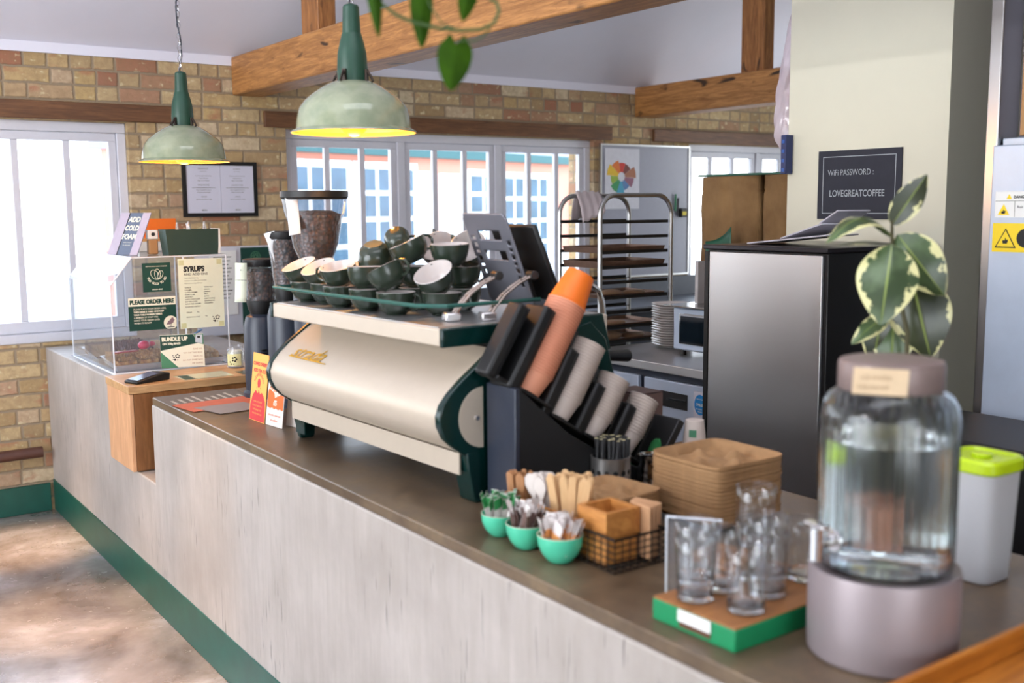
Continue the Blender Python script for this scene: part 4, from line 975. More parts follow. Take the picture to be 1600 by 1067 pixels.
g.f(R[0][::-1]); g.f(R[-1]); g.obj('lid', plain('lime_lid', hx(186, 214, 16), 0.3), fc)
G().cyl((0, 0, 0.246), (0, 0, 0.253), 0.02).obj('lid_button', plain('lime_lid', hx(186, 214, 16), 0.3), fc, bevel=0.002)
wt = thing('serving_tray', 'honey coloured wooden serving tray at the near right corner of the counter', 'tray', (1.75, 0.75, ZC))
TM = TR(1.25, 0.475, ZC+0.001, 0, 0, math.radians(1)); OW = wood('orange_tray_wood', hx(196, 124, 44), hx(142, 78, 18), axis=0, rough=0.45, streak=9)
G().at(TM).box(0, 0.63, 0, 0.42, 0.0, 0.008).obj('tray_base', OW, wt, wp=True)
for a in ((0, 0.63, 0.408, 0.42), (0, 0.63, 0, 0.012), (0, 0.012, 0.012, 0.408), (0.618, 0.63, 0.012, 0.408)): G().at(TM).box(*a, 0.008, 0.05).obj('tray_wall', OW, wt, wp=True, bevel=0.003)
tag(G().box(1.945, 2.0, 0.55, 0.93, ZC, ZC+0.10).obj('black_stand', BLACK, None, bevel=0.004), 'black stand at the extreme right edge beside the wooden tray', 'stand')

# ------------------------------------------------------------------ cards and papers by the machine
YEL = plain('yellow_card', hx(244, 176, 84), 0.6, var=0.03); RED = plain('red_print', hx(204, 48, 54), 0.6, var=0.03); ORP = plain('burnt_orange_print', hx(224, 104, 40), 0.6, var=0.03); WARMW = plain('warm_white_card', hx(232, 222, 214), 0.6, var=0.02)
M1 = frame((1.371, 3.590, ZC+0.001), (1.377, 3.468, ZC+0.001), (1.40, 3.585, ZC+0.24))
c1 = card('promo_card', M1, 0.124, 0.238, YEL, 'yellow and red coffee cherry card leaning beside the espresso machine', 'card')
poly(c1, 'red_cherry', RED, [(0.002, 0.002), (0.122, 0.002), (0.122, 0.05), (0.118, 0.075), (0.104, 0.094), (0.088, 0.104), (0.075, 0.096), (0.066, 0.108), (0.056, 0.098), (0.04, 0.108), (0.018, 0.088), (0.004, 0.055)])
txt(c1, [('COFFEE CHERRY', 0.062, 0.196, 0.017, 'C', 0.86, 0.03), ('ICED TEA £3.5', 0.062, 0.172, 0.017, 'C', 0.9, 0.03), ('o', 0.062, 0.118, 0.04, 'C', 1, 0.0), ("'  .  '", 0.062, 0.106, 0.02, 'C', 1, 0.03)], RED)
G().prism([(0.062+0.012*math.cos(q), 0.135+0.016*math.sin(q)) for q in [2*PI*k/20 for k in range(20)]]+[], 0.0001, 0.0004, 'z').obj('emblem', RED, c1, smooth=False)
g = G()
for k in range(14):
    q = PI*0.1+PI*0.8*k/13; g.prism([(0.062+math.cos(q)*r-math.sin(q)*w, 0.128+math.sin(q)*r+math.cos(q)*w) for r, w in ((0.032, -0.0015), (0.042, -0.0015), (0.042, 0.0015), (0.032, 0.0015))], 0.0001, 0.0004, 'z')
g.obj('ray_marks', RED, c1, smooth=False)
txt(c1, [('made with dried', 0.062, 0.066, 0.010, 'C'), ('cascara husks for a', 0.062, 0.052, 0.010, 'C'), ('refreshing, fruity', 0.062, 0.038, 0.010, 'C'), ('naturally sweet sip', 0.062, 0.024, 0.010, 'C')], YEL, z=0.0010)
M2 = frame((1.381, 3.462, ZC+0.001), (1.394, 3.352, ZC+0.001), (1.41, 3.455, ZC+0.22))
c2 = card('promo_card', M2, 0.112, 0.225, WARMW, 'white and orange cold brew card leaning against the machine leg', 'card')
pts = [(0.002, 0.062)]+[(0.002+0.0135*(i+0.5)/1, 0.062-0.004*(i % 2)) for i in range(8)]+[(0.110, 0.062), (0.110, 0.11), (0.10, 0.135), (0.08, 0.152), (0.056, 0.14), (0.034, 0.152), (0.012, 0.135), (0.002, 0.11)]
poly(c2, 'orange_hill', ORP, pts)
g = G(); g.prism(circ(0.056, 0.158, 0.018), 0.0001, 0.0004, 'z'); g.prism(circ(0.02, 0.165, 0.005), 0.0001, 0.0004, 'z'); g.prism(circ(0.09, 0.165, 0.005), 0.0001, 0.0004, 'z'); g.obj('drops', ORP, c2, smooth=False)
txt(c2, [('COLD', 0.036, 0.118, 0.024, 'C', 0.85, 0.03, -0.35), ('BREW', 0.078, 0.108, 0.024, 'C', 0.85, 0.03, 0.35), ('£5', 0.056, 0.072, 0.024, 'C', 0.9, 0.04)], CWHITE, z=0.0010)
txt(c2, [('smooth, low acid', 0.056, 0.034, 0.012, 'C'), ('& mellow', 0.056, 0.016, 0.012, 'C')], ORP, z=0.0010)
c3 = card('promo_card', frame((1.43, 3.40, ZC+0.001), (1.46, 3.25, ZC+0.001), (1.45, 3.40, ZC+0.15)), 0.12, 0.1, WARMW, 'blank pale card standing behind the cold brew card', 'card')
def flat(name, pts, z, mat, label, cat, th=0.0008):
    o = G().prism([(a, b) for a, b in pts], z, z+th, 'z').obj(name, mat, None, smooth=False); return tag(o, label, cat)
SLATE = plain('slate_menu_paper', hx(104, 98, 92), 0.6); TERR = plain('terracotta_paper', hx(206, 104, 76), 0.6)
fl = flat('menu_sheet', [(1.228, 4.235), (1.225, 3.99), (1.55, 4.03), (1.56, 4.238)], ZC+0.0006, SLATE, 'dark grey menu sheet at the far corner of the raised counter', 'menu')
g = G()
for k in range(9): g.box(1.25+0.033*k, 1.262+0.033*k, 4.02+0.01*(k % 3), 4.10+0.02*(k % 4), ZC+0.0016, ZC+0.0019)
g.obj('menu_lines', plain('menu_line_print', hx(190, 186, 176), 0.7), fl, smooth=False)
flat('menu_folder', [(1.228, 4.005), (1.25, 3.82), (1.56, 3.86), (1.545, 4.03)], ZC+0.0022, TERR, 'terracotta paper folder on the counter corner', 'folder', 0.0012)
flat('leaflet', [(1.275, 3.90), (1.315, 3.72), (1.50, 3.74), (1.47, 3.90)], ZC+0.0036, plain('grey_leaflet', hx(150, 142, 140), 0.5), 'grey leaflet overlapping the terracotta folder', 'leaflet')

# ------------------------------------------------------------------ card terminal, flyers on the wooden box
ct2 = thing('card_terminal', 'black card payment terminal on the corner of the wooden box', 'card terminal', (1.31, 4.58, 0.918), math.radians(20))
G().prism([(-0.09, 0), (0.075, 0), (0.08, 0.03), (0.05, 0.034), (-0.09, 0.012)], -0.045, 0.045, 'y').obj('body', BLACK, ct2, bevel=0.005)
G().prism([(-0.08, 0.0148), (0.03, 0.0335), (0.03, 0.0345), (-0.08, 0.0158)], -0.036, 0.036, 'y').obj('screen', plain('terminal_screen', hx(60, 60, 84), 0.08, var=0), ct2, smooth=False)
LAM = plain('laminated_flyer', hx(198, 200, 160), 0.2, var=0.1)
fl = flat('counter_flyer', [(1.43, 4.63), (1.44, 4.50), (1.66, 4.50), (1.66, 4.66)], 0.9186, LAM, 'laminated cream and green flyer flat on the wooden box', 'flyer')
G().box(1.445, 1.49, 4.505, 4.625, 0.9195, 0.9198).obj('green_block', LGREEN, fl, smooth=False)
flat('counter_flyer', [(1.70, 4.60), (1.70, 4.50), (1.85, 4.50), (1.85, 4.62)], 0.9186, plain('dark_flyer', hx(60, 64, 50), 0.3, var=0.3), 'dark printed flyer flat on the wooden box beside the glass jar', 'flyer')

# ------------------------------------------------------------------ acrylic display case and signs
X0, X1, Y0, Y1 = 1.262, 1.80, 4.93, 5.70; ZB = ZC+0.002; ZF, ZTp = 1.307, 1.43
dc = thing('display_case', 'clear acrylic pastry display case on the far end of the counter', 'display case', ((X0+X1)/2, (Y0+Y1)/2, ZB))
prof = [(X0, ZB), (X0, ZF), (X0+0.098, ZTp), (X1, ZTp), (X1, ZB)]
TK = 0.004
for nm, yy in (('end_panel', Y0), ('end_panel', Y1)): G().prism(prof, yy-TK/2, yy+TK/2, 'y').obj(nm, ACRY, dc, wp=True, smooth=False)
G().box(X0-TK/2, X0+TK/2, Y0+.003, Y1-.003, ZB, ZF).obj('front_pane', ACRY, dc, wp=True, smooth=False)
G().prism([(X0, ZF), (X0+0.098, ZTp), (X0+0.098, ZTp+TK), (X0-0.003, ZF+TK)], Y0+.003, Y1-.003, 'y').obj('sloped_pane', ACRY, dc, wp=True, smooth=False)
G().box(X0+0.10, X1, Y0-0.003, Y1+.003, ZTp, ZTp+TK).obj('top_pane', ACRY, dc, wp=True, smooth=False)
G().prism([(X0, ZF), (X0-0.09, ZF+0.035), (X0-0.09, ZF+0.038), (X0, ZF+0.004)], Y0+0.36, Y1-.003, 'y').obj('hinged_flap', ACRY, dc, wp=True, smooth=False)
e = 0.0035
for k in range(len(prof)):
    a, b = prof[k], prof[(k+1) % len(prof)]
    for yy in (Y0, Y1): G().cyl((a[0], yy, a[1]), (b[0], yy, b[1]), e, n=6).obj('edge', ACRE, dc, wp=True)
for a in prof: G().cyl((a[0], Y0, a[1]), (a[0], Y1, a[1]), e if a[1] > 1 else e, n=6).obj('edge', ACRE, dc, wp=True)
G().box(X0+0.33, X0+0.336, Y0-0.004, Y0+0.004, ZB, ZTp).obj('joint_strip', ACRE, dc, wp=True, smooth=False)
G().box(X0-0.01, X1+0.05, Y0-0.03, Y1+0.03, ZC+0.0012, ZC+0.0018).obj('base_sheet', plain('glossy_white_base', hx(206, 208, 216), 0.12), dc, wp=True, smooth=False)
def onface(x0, z0): M = Matrix(((1, 0, 0), (0, 0, -1), (0, 1, 0))).to_4x4(); M.translation = Vector((x0, Y0-0.006, z0)); return M
def flower(g, cx, cy, s):
    for k in range(5): g.prism(circ(cx+s*0.62*math.cos(2*PI*k/5+.3), cy+s*0.62*math.sin(2*PI*k/5+.3), s*0.36, 12), 0.0002, 0.0005, 'z')
def hole(g, cx, cy, s): g.prism(circ(cx, cy, s*0.55, 14), 0.0006, 0.0008, 'z')
def logo(o, cx, cy, s, mat, bgm, a=0.0):
    g = G(); flower(g, cx, cy, s)
    for dx, dy, r in ((-1.5, -0.5, .3), (-1.9, 0.3, .22), (-1.1, -1.5, .45), (-1.8, -1.3, .18), (-0.1, -1.6, .25)): g.prism(circ(cx+dx*s, cy+dy*s, r*s, 10), 0.0002, 0.0005, 'z')
    g.obj('flower_emblem', mat, o, smooth=False)['kind'] = 'stuff'
    g = G(); hole(g, cx, cy, s); g.obj('emblem_centre', bgm, o, smooth=False)
o = card('syrup_menu', onface(1.568, 1.092), 0.212, 0.325, PAPER, 'tall cream SYRUPS AND ADD ONS menu taped to the display case', 'sign', t=0.001)
L_ = ['VANILLA', 'CARAMEL', 'SALTED CARAMEL', 'HONEYCOMB', 'HAZELNUT', 'WHITE CHOCOLATE', 'BUTTERSCOTCH', 'SUGAR FREE CARAMEL']; R_ = ['TOFFEE NUT', 'CHERRY', 'ORANGE', 'MINT', 'MAPLE', 'PUMPKIN SPICE', 'GINGERBREAD', 'CINNAMON']
txt(o, [('SYRUPS', 0.026, 0.266, 0.034, 'L', 0.86, 0.045), ('AND ADD ONS', 0.026, 0.248, 0.0155, 'L', 1.05, 0.012)]+[(s, 0.027, 0.188-0.0108*i, 0.0078, 'L', 0.95, 0.01) for i, s in enumerate(L_)]+[(s, 0.118, 0.188-0.0108*i, 0.0078, 'L', 0.95, 0.01) for i, s in enumerate(R_)]+[('SUGAR FREE HAZELNUT', 0.027, 0.099, 0.0078, 'L', 0.85, 0.01), ('CREAM', 0.03, 0.072, 0.008, 'L'), ('70p', 0.08, 0.072, 0.008), ('MARSHMALLOWS', 0.03, 0.050, 0.008), ('50p', 0.118, 0.052, 0.008)], INK, z=0.0004)
txt(o, [('OUR SYRUPS ARE 50p', 0.027, 0.233, 0.007), ('Add them to coffee, hot chocolate', 0.027, 0.221, 0.0075), ('flavoured cooking milk foam', 0.027, 0.209, 0.0075)], GREYINK, z=0.0004)
for cx, cy in ((0.016, 0.308), (0.196, 0.308), (0.016, 0.014), (0.196, 0.014)): patch(o, 'tape_corner', plain('yellowed_tape', hx(206, 208, 160), 0.4), cx-0.012, cx+0.012, cy-0.012, cy+0.012, z=0.0005)
logo(o, 0.178, 0.045, 0.0115, INK, PAPER)
o = card('app_sign', onface(1.405, 1.272), 0.128, 0.132, LGREEN, 'small square dark green TOO GOOD TO GO sign on the display case', 'sign', t=0.001, bevel=0.0)
txt(o, [('FIGHTING FOOD WASTE TOGETHER', 0.064, 0.114, 0.0065, 'C', 0.9, 0.01), ('ORDER HERE', 0.064, 0.008, 0.008, 'C', 1, 0.02)]+[(ch, 0.064+0.046*math.sin(a), 0.078-0.046*math.cos(a), 0.0135, 'C', 0.9, 0.03, a) for ch, a in zip('TOO GOOD TO GO', [-1.2+2.4*i/13 for i in range(14)])], CWHITE, z=0.0004)
def petal(cx, cy, rx, ry, rot): 
    return [(cx+math.cos(rot)*rx*math.cos(q)-math.sin(rot)*ry*math.sin(q), cy+math.sin(rot)*rx*math.cos(q)+math.cos(rot)*ry*math.sin(q), 0.0008) for q in [2*PI*k/26 for k in range(26)]]
g = G()
for pp in (petal(0.056, 0.078, 0.016, 0.024, 0.6), petal(0.068, 0.08, 0.013, 0.024, 0.05), petal(0.080, 0.077, 0.011, 0.02, -0.45)): g.tube(pp, 0.0011, 5, closed=True)
g.obj('leaf_outline', CWHITE, o)['kind'] = 'stuff'
o = card('order_sign', onface(1.335, 1.098), 0.215, 0.150, LGREEN, 'green and cream PLEASE ORDER HERE sign on the display case', 'sign', t=0.001)
patch(o, 'cream_header', CWHITE, 0, 0.215, 0.112, 0.150)
txt(o, [('PLEASE ORDER HERE', 0.107, 0.121, 0.027, 'C', 0.80, 0.04)], LGREEN, z=0.0008)
txt(o, [(s, 0.022, 0.094-0.0128*i, 0.0105, 'L', 0.9, 0.008 if i < 1 or i > 2 else 0.03) for i, s in enumerate(['PLEASE PLACE YOUR ORDER HERE,', 'THEN GRAB A TABLE AND KEEP', 'YOUR TABLE NUMBER VISIBLE.', 'A MEMBER OF STAFF WILL', 'BRING YOUR ORDER OVER', 'WHEN ITS READY!'])], CWHITE, z=0.0008)
poly(o, 'round_patch', CWHITE, [(min(0.215, a), max(0, b)) for a, b in circ(0.188, 0.028, 0.032, 30)], z=0.0005)
g = G()
bird = [(0.168, 0.02), (0.176, 0.034), (0.186, 0.042), (0.194, 0.052), (0.201, 0.050), (0.203, 0.042), (0.209, 0.040), (0.203, 0.037), (0.200, 0.028), (0.192, 0.022), (0.180, 0.02)]
g.prism(bird, 0.0006, 0.0009, 'z'); g.obj('bird_drawing', plain('mauve_print', hx(132, 110, 118), 0.6), o, smooth=False)
G().box(0.184, 0.186, 0.008, 0.021, 0.0006, 0.0009).box(0.190, 0.192, 0.008, 0.022, 0.0006, 0.0009).box(0.172, 0.205, 0.006, 0.009, 0.0006, 0.0009).obj('bird_legs', INK, o, smooth=False)['kind'] = 'stuff'
BUN = frame((1.452, 4.86, 0.925), (1.648, 4.84, 0.922), (1.440, 4.89, 1.09))
o = card('bundle_sign', BUN, 0.196, 0.152, CWHITE, 'leaning green and cream BUNDLE UP sign in front of the display case', 'sign', t=0.002)
poly(o, 'green_header', LGREEN, [(0, 0.08), (0, 0.15), (0.150, 0.15), (0.172, 0.108)])
poly(o, 'mid_green_block', MGREEN, [(0.151, 0.15), (0.196, 0.15), (0.196, 0.1), (0.173, 0.107)])
poly(o, 'mid_green_corner', MGREEN, [(0, 0.0), (0.075, 0.0), (0, 0.075)])
poly(o, 'bag_picture', plain('pale_bag', hx(196, 206, 214), 0.5), [(0.158, 0.112), (0.19, 0.105), (0.192, 0.146), (0.162, 0.148)], z=0.0008); patch(o, 'bag_label', INK, 0.168, 0.182, 0.131, 0.141, z=0.001)
txt(o, [('BUNDLE UP', 0.008, 0.123, 0.026, 'L', 0.84, 0.04), ('ON 250g BAGS', 0.010, 0.106, 0.013, 'L', 0.95, 0.03)], CWHITE, z=0.0008)
txt(o, [('SAVE 10%', 0.188, 0.078, 0.010, 'R'), ('BUY ANY TWO BAGS', 0.188, 0.062, 0.009, 'R'), ('SAVE 15%', 0.188, 0.044, 0.010, 'R'), ('BUY ANY THREE BAGS', 0.188, 0.028, 0.009, 'R'), ('OF COFFEE', 0.188, 0.012, 0.010, 'R')], plain('tan_print', hx(176, 140, 110), 0.7), z=0.0008)
logo(o, 0.074, 0.052, 0.011, INK, CWHITE)
# food inside the case
FOILT = metal('thin_aluminium', (0.7, 0.7, 0.7), 0.35, brushed=False)
def food_tray(x, y, z, rz, w, d, tilt, label):
    t_ = thing('baking_tray', label, 'tray', M=TR(x, y, z, tilt, 0, rz))
    g = G(); zs = ((0, 0), (0.004, 0.028))
    a = [g.v((sx*(w/2), sy*(d/2), 0)) for sx, sy in ((-1, -1), (1, -1), (1, 1), (-1, 1))]; b = [g.v((sx*(w/2+.008), sy*(d/2+.008), 0.028)) for sx, sy in ((-1, -1), (1, -1), (1, 1), (-1, 1))]; c = [g.v((sx*(w/2+.018), sy*(d/2+.018), 0.029)) for sx, sy in ((-1, -1), (1, -1), (1, 1), (-1, 1))]
    g.bridge(a, b); g.bridge(b, c); g.f(a); g.obj('pan', FOILT, t_, solid=0.0015, smooth=False)
    return t_
def slices(tr, n, L, w, h, mat, name, label, group, cat, z0=0.003, span=0.2):
    Mx = WM(tr); pr_ = None
    for k in range(n):
        M = Mx @ TR((k-(n-1)/2)*span/n, random.uniform(-.006, .006), z0+random.uniform(0, .006), random.uniform(-.04, .04), random.uniform(-.05, .05), random.uniform(-.06, .06))
        if pr_ is None:
            g = G(); g.grid(lambda u, v: (w*(u-0.5), L*(v-0.5), h+0.004*math.sin(23*u+3)*math.sin(31*v)+0.003*math.sin(57*v+9*u)), 8, 20); g.box(-w/2, w/2, -L/2, L/2, 0, h*0.9)
            pr_ = g.obj(name, mat, None); pr_.matrix_basis = M; tag(pr_, label, cat, group)
        else: o = pr_.copy(); COL.objects.link(o); o.matrix_basis = M
def crumb(name, c1, c2):
    t = NT(name); n = t.noise(t.coord(), 55, 6, 0.7); t.bump(n, 1.0, 0.01); t.set(t.ramp(n, [(0.35, c1), (0.65, c2)]), 0.7); return t.m
CHOC = crumb('chocolate_bark', hx(58, 30, 28), hx(118, 74, 64)); GRAN = crumb('golden_granola', hx(140, 84, 40), hx(222, 172, 104)); PALEP = crumb('pale_flaky_pastry', hx(186, 140, 96), hx(232, 206, 168))
tA = food_tray(1.42, 5.42, ZC+0.018, 0.0, 0.27, 0.26, 0.10, 'metal tray of chocolate slices at the far end of the case')
slices(tA, 6, 0.24, 0.042, 0.05, CHOC, 'chocolate_slice', 'dark chocolate slice in the far tray of the display case', 'chocolate slices in the far tray', 'cake slice', span=0.27)
tB = food_tray(1.415, 5.10, ZC+0.014, 0.0, 0.25, 0.22, 0.08, 'metal tray of golden flapjacks at the near end of the case')
slices(tB, 5, 0.2, 0.042, 0.045, GRAN, 'flapjack', 'golden oat flapjack in the near tray of the case', 'flapjacks in the near tray', 'flapjack', span=0.25)
tC = food_tray(1.70, 5.10, ZC+0.014, 0.0, 0.15, 0.24, 0.06, 'metal tray of pale pastries behind the bundle sign')
slices(tC, 3, 0.2, 0.042, 0.045, PALEP, 'pastry', 'pale flaky pastry in the tray behind the bundle sign', 'pale pastries behind the sign', 'pastry', span=0.15)
tD = food_tray(1.68, 5.45, ZC+0.014, 0.0, 0.17, 0.24, 0.06, 'metal tray of light pastries in the back corner of the case')
slices(tD, 3, 0.2, 0.046, 0.04, PALEP, 'pastry', 'light pastry in the tray at the back corner of the case', 'light pastries in the back corner tray', 'pastry', span=0.16)
tg = thing('serving_tongs', 'red and pink silicone serving tongs lying over the flapjack tray', 'tongs', M=TR(1.40, 5.10, ZC+0.085, 0.0, -0.08, 0.35))
PK = plain('pink_silicone', hx(214, 30, 84), 0.3); RDS = plain('red_silicone', hx(178, 24, 40), 0.3)
G().sphere((0.055, 0, 0.012), 0.028, 20, sz=0.75).obj('scoop', PK, tg); G().sphere((0.105, 0.01, 0.008), 0.018, 16, sz=0.7).obj('scoop', PK, tg)
G().at(TR(-0.05, 0, 0, 0, 0.1, 0)).box(-0.065, 0.06, -0.02, 0.02, -0.002, 0.004).obj('arm', RDS, tg, bevel=0.003)
sp_ = G().box(-0.055, 0.055, -0.008, 0.008, 0, 0.006).obj('blue_spatula', plain('blue_silicone', hx(30, 118, 168), 0.4), None, bevel=0.002); sp_.matrix_basis = TR(1.70, 4.89, 1.082, 0.0, -0.42, 0.1); tag(sp_, 'blue spatula handle above the bundle sign', 'spatula')
sp_.matrix_basis = TR(1.70, 5.16, 1.03, 0, -0.42, 0.1)
# jar with flower label
jr = thing('glass_jar', 'small glass jar with cream flower label beside the bundle sign', 'jar', (1.755, 4.73, 0.9185))
G().lathe([(0.036, 0), (0.040, 0.004), (0.041, 0.07), (0.036, 0.084), (0.033, 0.088), (0.034, 0.10), (0.032, 0.10), (0.031, 0.088), (0.038, 0.07), (0.037, 0.006), (0.001, 0.005)], 32).obj('jar_body', HOPPER, jr)
G().lathe([(0.035, 0.006), (0.0365, 0.068), (0.03, 0.078), (0.001, 0.08)], 28).obj('contents', PAPER, jr)
g = G(); g.at(Matrix.Rotation(math.radians(-125), 4, 'Z')).grid(lambda u, v: (0.0418*math.cos((u-.5)*1.7), 0.0418*math.sin((u-.5)*1.7), 0.012+0.054*v), 12, 2); jl = g.obj('jar_label', plain('jar_label_paper', hx(224, 222, 168), 0.6), jr)
g = G().at(Matrix.Rotation(math.radians(-125), 4, 'Z'))
for k in range(5):
    cy, cz = 0.004+0.009*math.cos(2*PI*k/5), 0.042+0.009*math.sin(2*PI*k/5); g.sphere((0.0415, cy, cz), 0.0042, 8)
for cy, cz in ((-0.016, 0.03), (-0.012, 0.02), (0.0, 0.02)): g.sphere((0.0415, cy, cz), 0.0028, 8)
g.obj('flower_emblem', INK, jr)['kind'] = 'stuff'
# items on top of the case
XTp = ZTp+TK+0.001
Mcf = frame((1.30, 5.10, XTp+0.0), (1.425, 5.02, XTp), (1.372, 5.12, XTp+0.212))
FM = plain('mauve_frame_print', hx(186, 174, 190), 0.5); SLB = plain('slate_blue_print', hx(96, 108, 130), 0.5)
Mcf = frame((1.352, 5.30, XTp), (1.430, 5.08, XTp), (1.440, 5.33, XTp+0.205))
o = card('foam_sign', Mcf, 0.233, 0.215, SLB, 'slate and mauve ADD COLD FOAM card leaning on top of the display case', 'sign', t=0.003)
patch(o, 'side_band', FM, 0, 0.070, 0, 0.215); patch(o, 'side_band', FM, 0.175, 0.233, 0, 0.215); patch(o, 'dark_line', INK, 0.070, 0.078, 0, 0.215)
txt(o, [('ADD', 0.127, 0.168, 0.036, 'C', 1.15, 0.03), ('COLD', 0.127, 0.124, 0.036, 'C', 1.05, 0.03), ('FOAM', 0.127, 0.080, 0.036, 'C', 1.1, 0.03), ('vanilla or caramel', 0.127, 0.060, 0.009, 'C'), ('for a little extra', 0.127, 0.046, 0.009, 'C')], CWHITE, z=0.0008)
pl = thing('green_box', 'dark green tapered box holding wrapped cutlery on the display case', 'box', (1.66, 5.02, XTp))
g = G(); a = [g.v(p) for p in ((-0.115, -0.045, 0), (0.118, -0.045, 0), (0.118, 0.045, 0), (-0.115, 0.045, 0))]; b = [g.v(p) for p in ((-0.128, -0.055, 0.118), (0.128, -0.055, 0.118), (0.128, 0.055, 0.118), (-0.128, 0.055, 0.118))]
g.bridge(a, b); g.f(a); g.obj('tub', plain('deep_green_card', hx(42, 66, 58), 0.55, var=0.08), pl, solid=0.003, smooth=False)
G().box(0.122, 0.130, -0.056, 0.056, 0.002, 0.12).obj('white_edge', WHITE, pl, smooth=False)
for k in range(5):
    o = G().tube([(0, 0, 0), (0.004, 0, 0.05), (0.002, 0, 0.10), (0.012, 0, 0.14)], [0.006, 0.008, 0.010, 0.004], 8).obj('wrapped_cutlery', clear('cellophane', gloss=0.25, body=0.25), None); o.matrix_basis = TR(1.63+0.028*k, 5.03, XTp+0.012, 0, 0.25*(k % 3-1), k)
    tag(o, 'clear wrapped cutlery bundle sticking out of the dark green box', 'cutlery', 'wrapped cutlery in the green box')
bgp = thing('small_bag', 'small white and brown printed bag left of the dark green box', 'bag', (1.515, 5.12, XTp))
G().box(-0.022, 0.022, -0.02, 0.02, 0.0, 0.07).obj('bag_lower', KRAFT, bgp, bevel=0.006); G().box(-0.025, 0.025, -0.018, 0.018, 0.071, 0.115).obj('bag_upper', WHITE, bgp, bevel=0.005); G().cyl((0, -0.0185, 0.095), (0, -0.0195, 0.095), 0.009).obj('bag_mark', INK, bgp)
ob = thing('orange_box', 'orange topped box behind the green box on the case', 'box', (1.69, 5.55, XTp))
G().box(-0.13, 0.09, -0.05, 0.05, 0.0, 0.05).obj('tray_base', WHITE, ob, bevel=0.003); G().box(-0.13, 0.09, -0.052, 0.052, 0.051, 0.064).obj('shelf', plain('peach_card', hx(240, 178, 110), 0.5), ob)
G().at(TR(0, 0.03, 0.064, -0.12, 0, 0)).box(-0.095, 0.09, -0.004, 0.004, 0.0, 0.10).obj('backboard', ORANGE, ob)
wc = G().cyl((1.56, 5.47, XTp+0.065), (1.56, 5.47, XTp+0.11), 0.017).obj('white_pot', WHITE, None, bevel=0.002); tag(wc, 'tiny white pot on the orange topped box', 'pot')

# ------------------------------------------------------------------ behind the grinders: board wall with posters
wp_ = G().box(2.06, 2.68, 6.135, 6.165, 0.9, 1.425).obj('white_splash_board', WHITEP, None, bevel=0.002); tag(wp_, 'white board fixed to the brick wall behind the grinders', 'board')
po = G().box(2.33, 2.60, 6.125, 6.133, 0.94, 1.415).obj('green_poster', LGREEN, None, smooth=False); tag(po, 'dark green poster on the white board behind the grinders', 'poster')
pn = G().box(2.14, 2.30, 6.125, 6.133, 1.02, 1.40).obj('paper_notice', WHITE, None, smooth=False); tag(pn, 'white paper notice left of the green poster', 'notice')
g = G()
for k in range(12): g.box(2.16, 2.27-0.01*(k % 3), 6.1235, 6.1245, 1.36-0.022*k, 1.366-0.022*k)
g.obj('text_lines', GREYINK, pn, smooth=False)
g = G(); 
for k in range(6): g.tube([(2.42+0.02*math.cos(q)+0.012*math.cos(k), 6.123, 1.36+0.02*math.sin(q)+0.012*math.sin(k)) for q in [2*PI*i/12 for i in range(12)]], 0.0015, 4, closed=True)
g.obj('rosette', MGREEN, po)
pf = thing('framed_menu', 'black framed double menu hanging on the brick wall left of the hopper', 'framed menu', (2.235, YB-0.012, 1.60))
g = G().box(-0.225, 0.225, -0.006, 0.01, 0, 0.022).box(-0.225, 0.225, -0.006, 0.01, 0.298, 0.32).box(-0.225, -0.203, -0.006, 0.01, 0.022, 0.298).box(0.203, 0.225, -0.006, 0.01, 0.022, 0.298)
g.obj('frame', BLACK, pf, smooth=False)
for s_ in (-1, 1):
    xc = s_*0.1015; o = G().box(xc-0.1005, xc+0.1005, -0.002, 0.004, 0.022, 0.298).obj('menu_page', plain('lilac_white_page', hx(206, 206, 220), 0.4, var=0.02), pf, smooth=False)
    M = Matrix(((1, 0, 0), (0, 0, -1), (0, 1, 0))).to_4x4(); M.translation = Vector((xc, -0.0028, 0))
    txt(o, [(s, 0, 0.275-0.0135*i, sz, 'C') for i, (s, sz) in enumerate([('BREAKFAST' if s_ < 0 else 'LUNCH', 0.012), ('served all day', 0.007), ('', .01), ('Granola, yoghurt & berries', 0.009), ('Toast with jam', 0.009), ('Eggs on sourdough', 0.009), ('', .01), ('SANDWICHES', 0.011), ('Ham and cheese toastie', 0.009), ('Roast vegetable & pesto', 0.009), ('Smoked salmon bagel', 0.009), ('', .01), ('CAKES', 0.011), ('see the counter for today', 0.009)])]+[('MENU', 0, 0.035, 0.012, 'C', 1, 0.02)], GREYINK, M=M, z=0)
    for zz in (0.168,): G().box(xc-0.07, xc+0.07, -0.0032, -0.0025, zz-0.001, zz+0.001).obj('rule', GREYINK, pf, smooth=False)

# ------------------------------------------------------------------ whiteboard
wbd = thing('whiteboard', 'whiteboard with aluminium frame between the windows, colour wheel poster on it', 'whiteboard', (5.58, YB-0.012, 1.1))
G().box(-0.44, 0.45, -0.004, 0.008, 0.008, 0.992).obj('board', plain('board_white', hx(168, 170, 182), 0.25, var=0.04), wbd, smooth=False)
g = G().box(-0.452, 0.462, -0.012, 0.01, 0, 0.012).box(-0.452, 0.462, -0.012, 0.01, 0.99, 1.002).box(-0.452, -0.44, -0.012, 0.01, 0.012, 0.99).box(0.45, 0.462, -0.012, 0.01, 0.012, 0.99); g.obj('frame', FOILT, wbd, smooth=False)
fp = thing('flavour_wheel_poster', 'poster with a multicoloured flavour wheel fixed on the left of the whiteboard', 'poster', (5.34, YB-0.021, 1.62))
G().box(-0.17, 0.17, -0.001, 0.001, 0, 0.45).obj('sheet', plain('poster_white', hx(214, 214, 222), 0.5), fp, smooth=False)
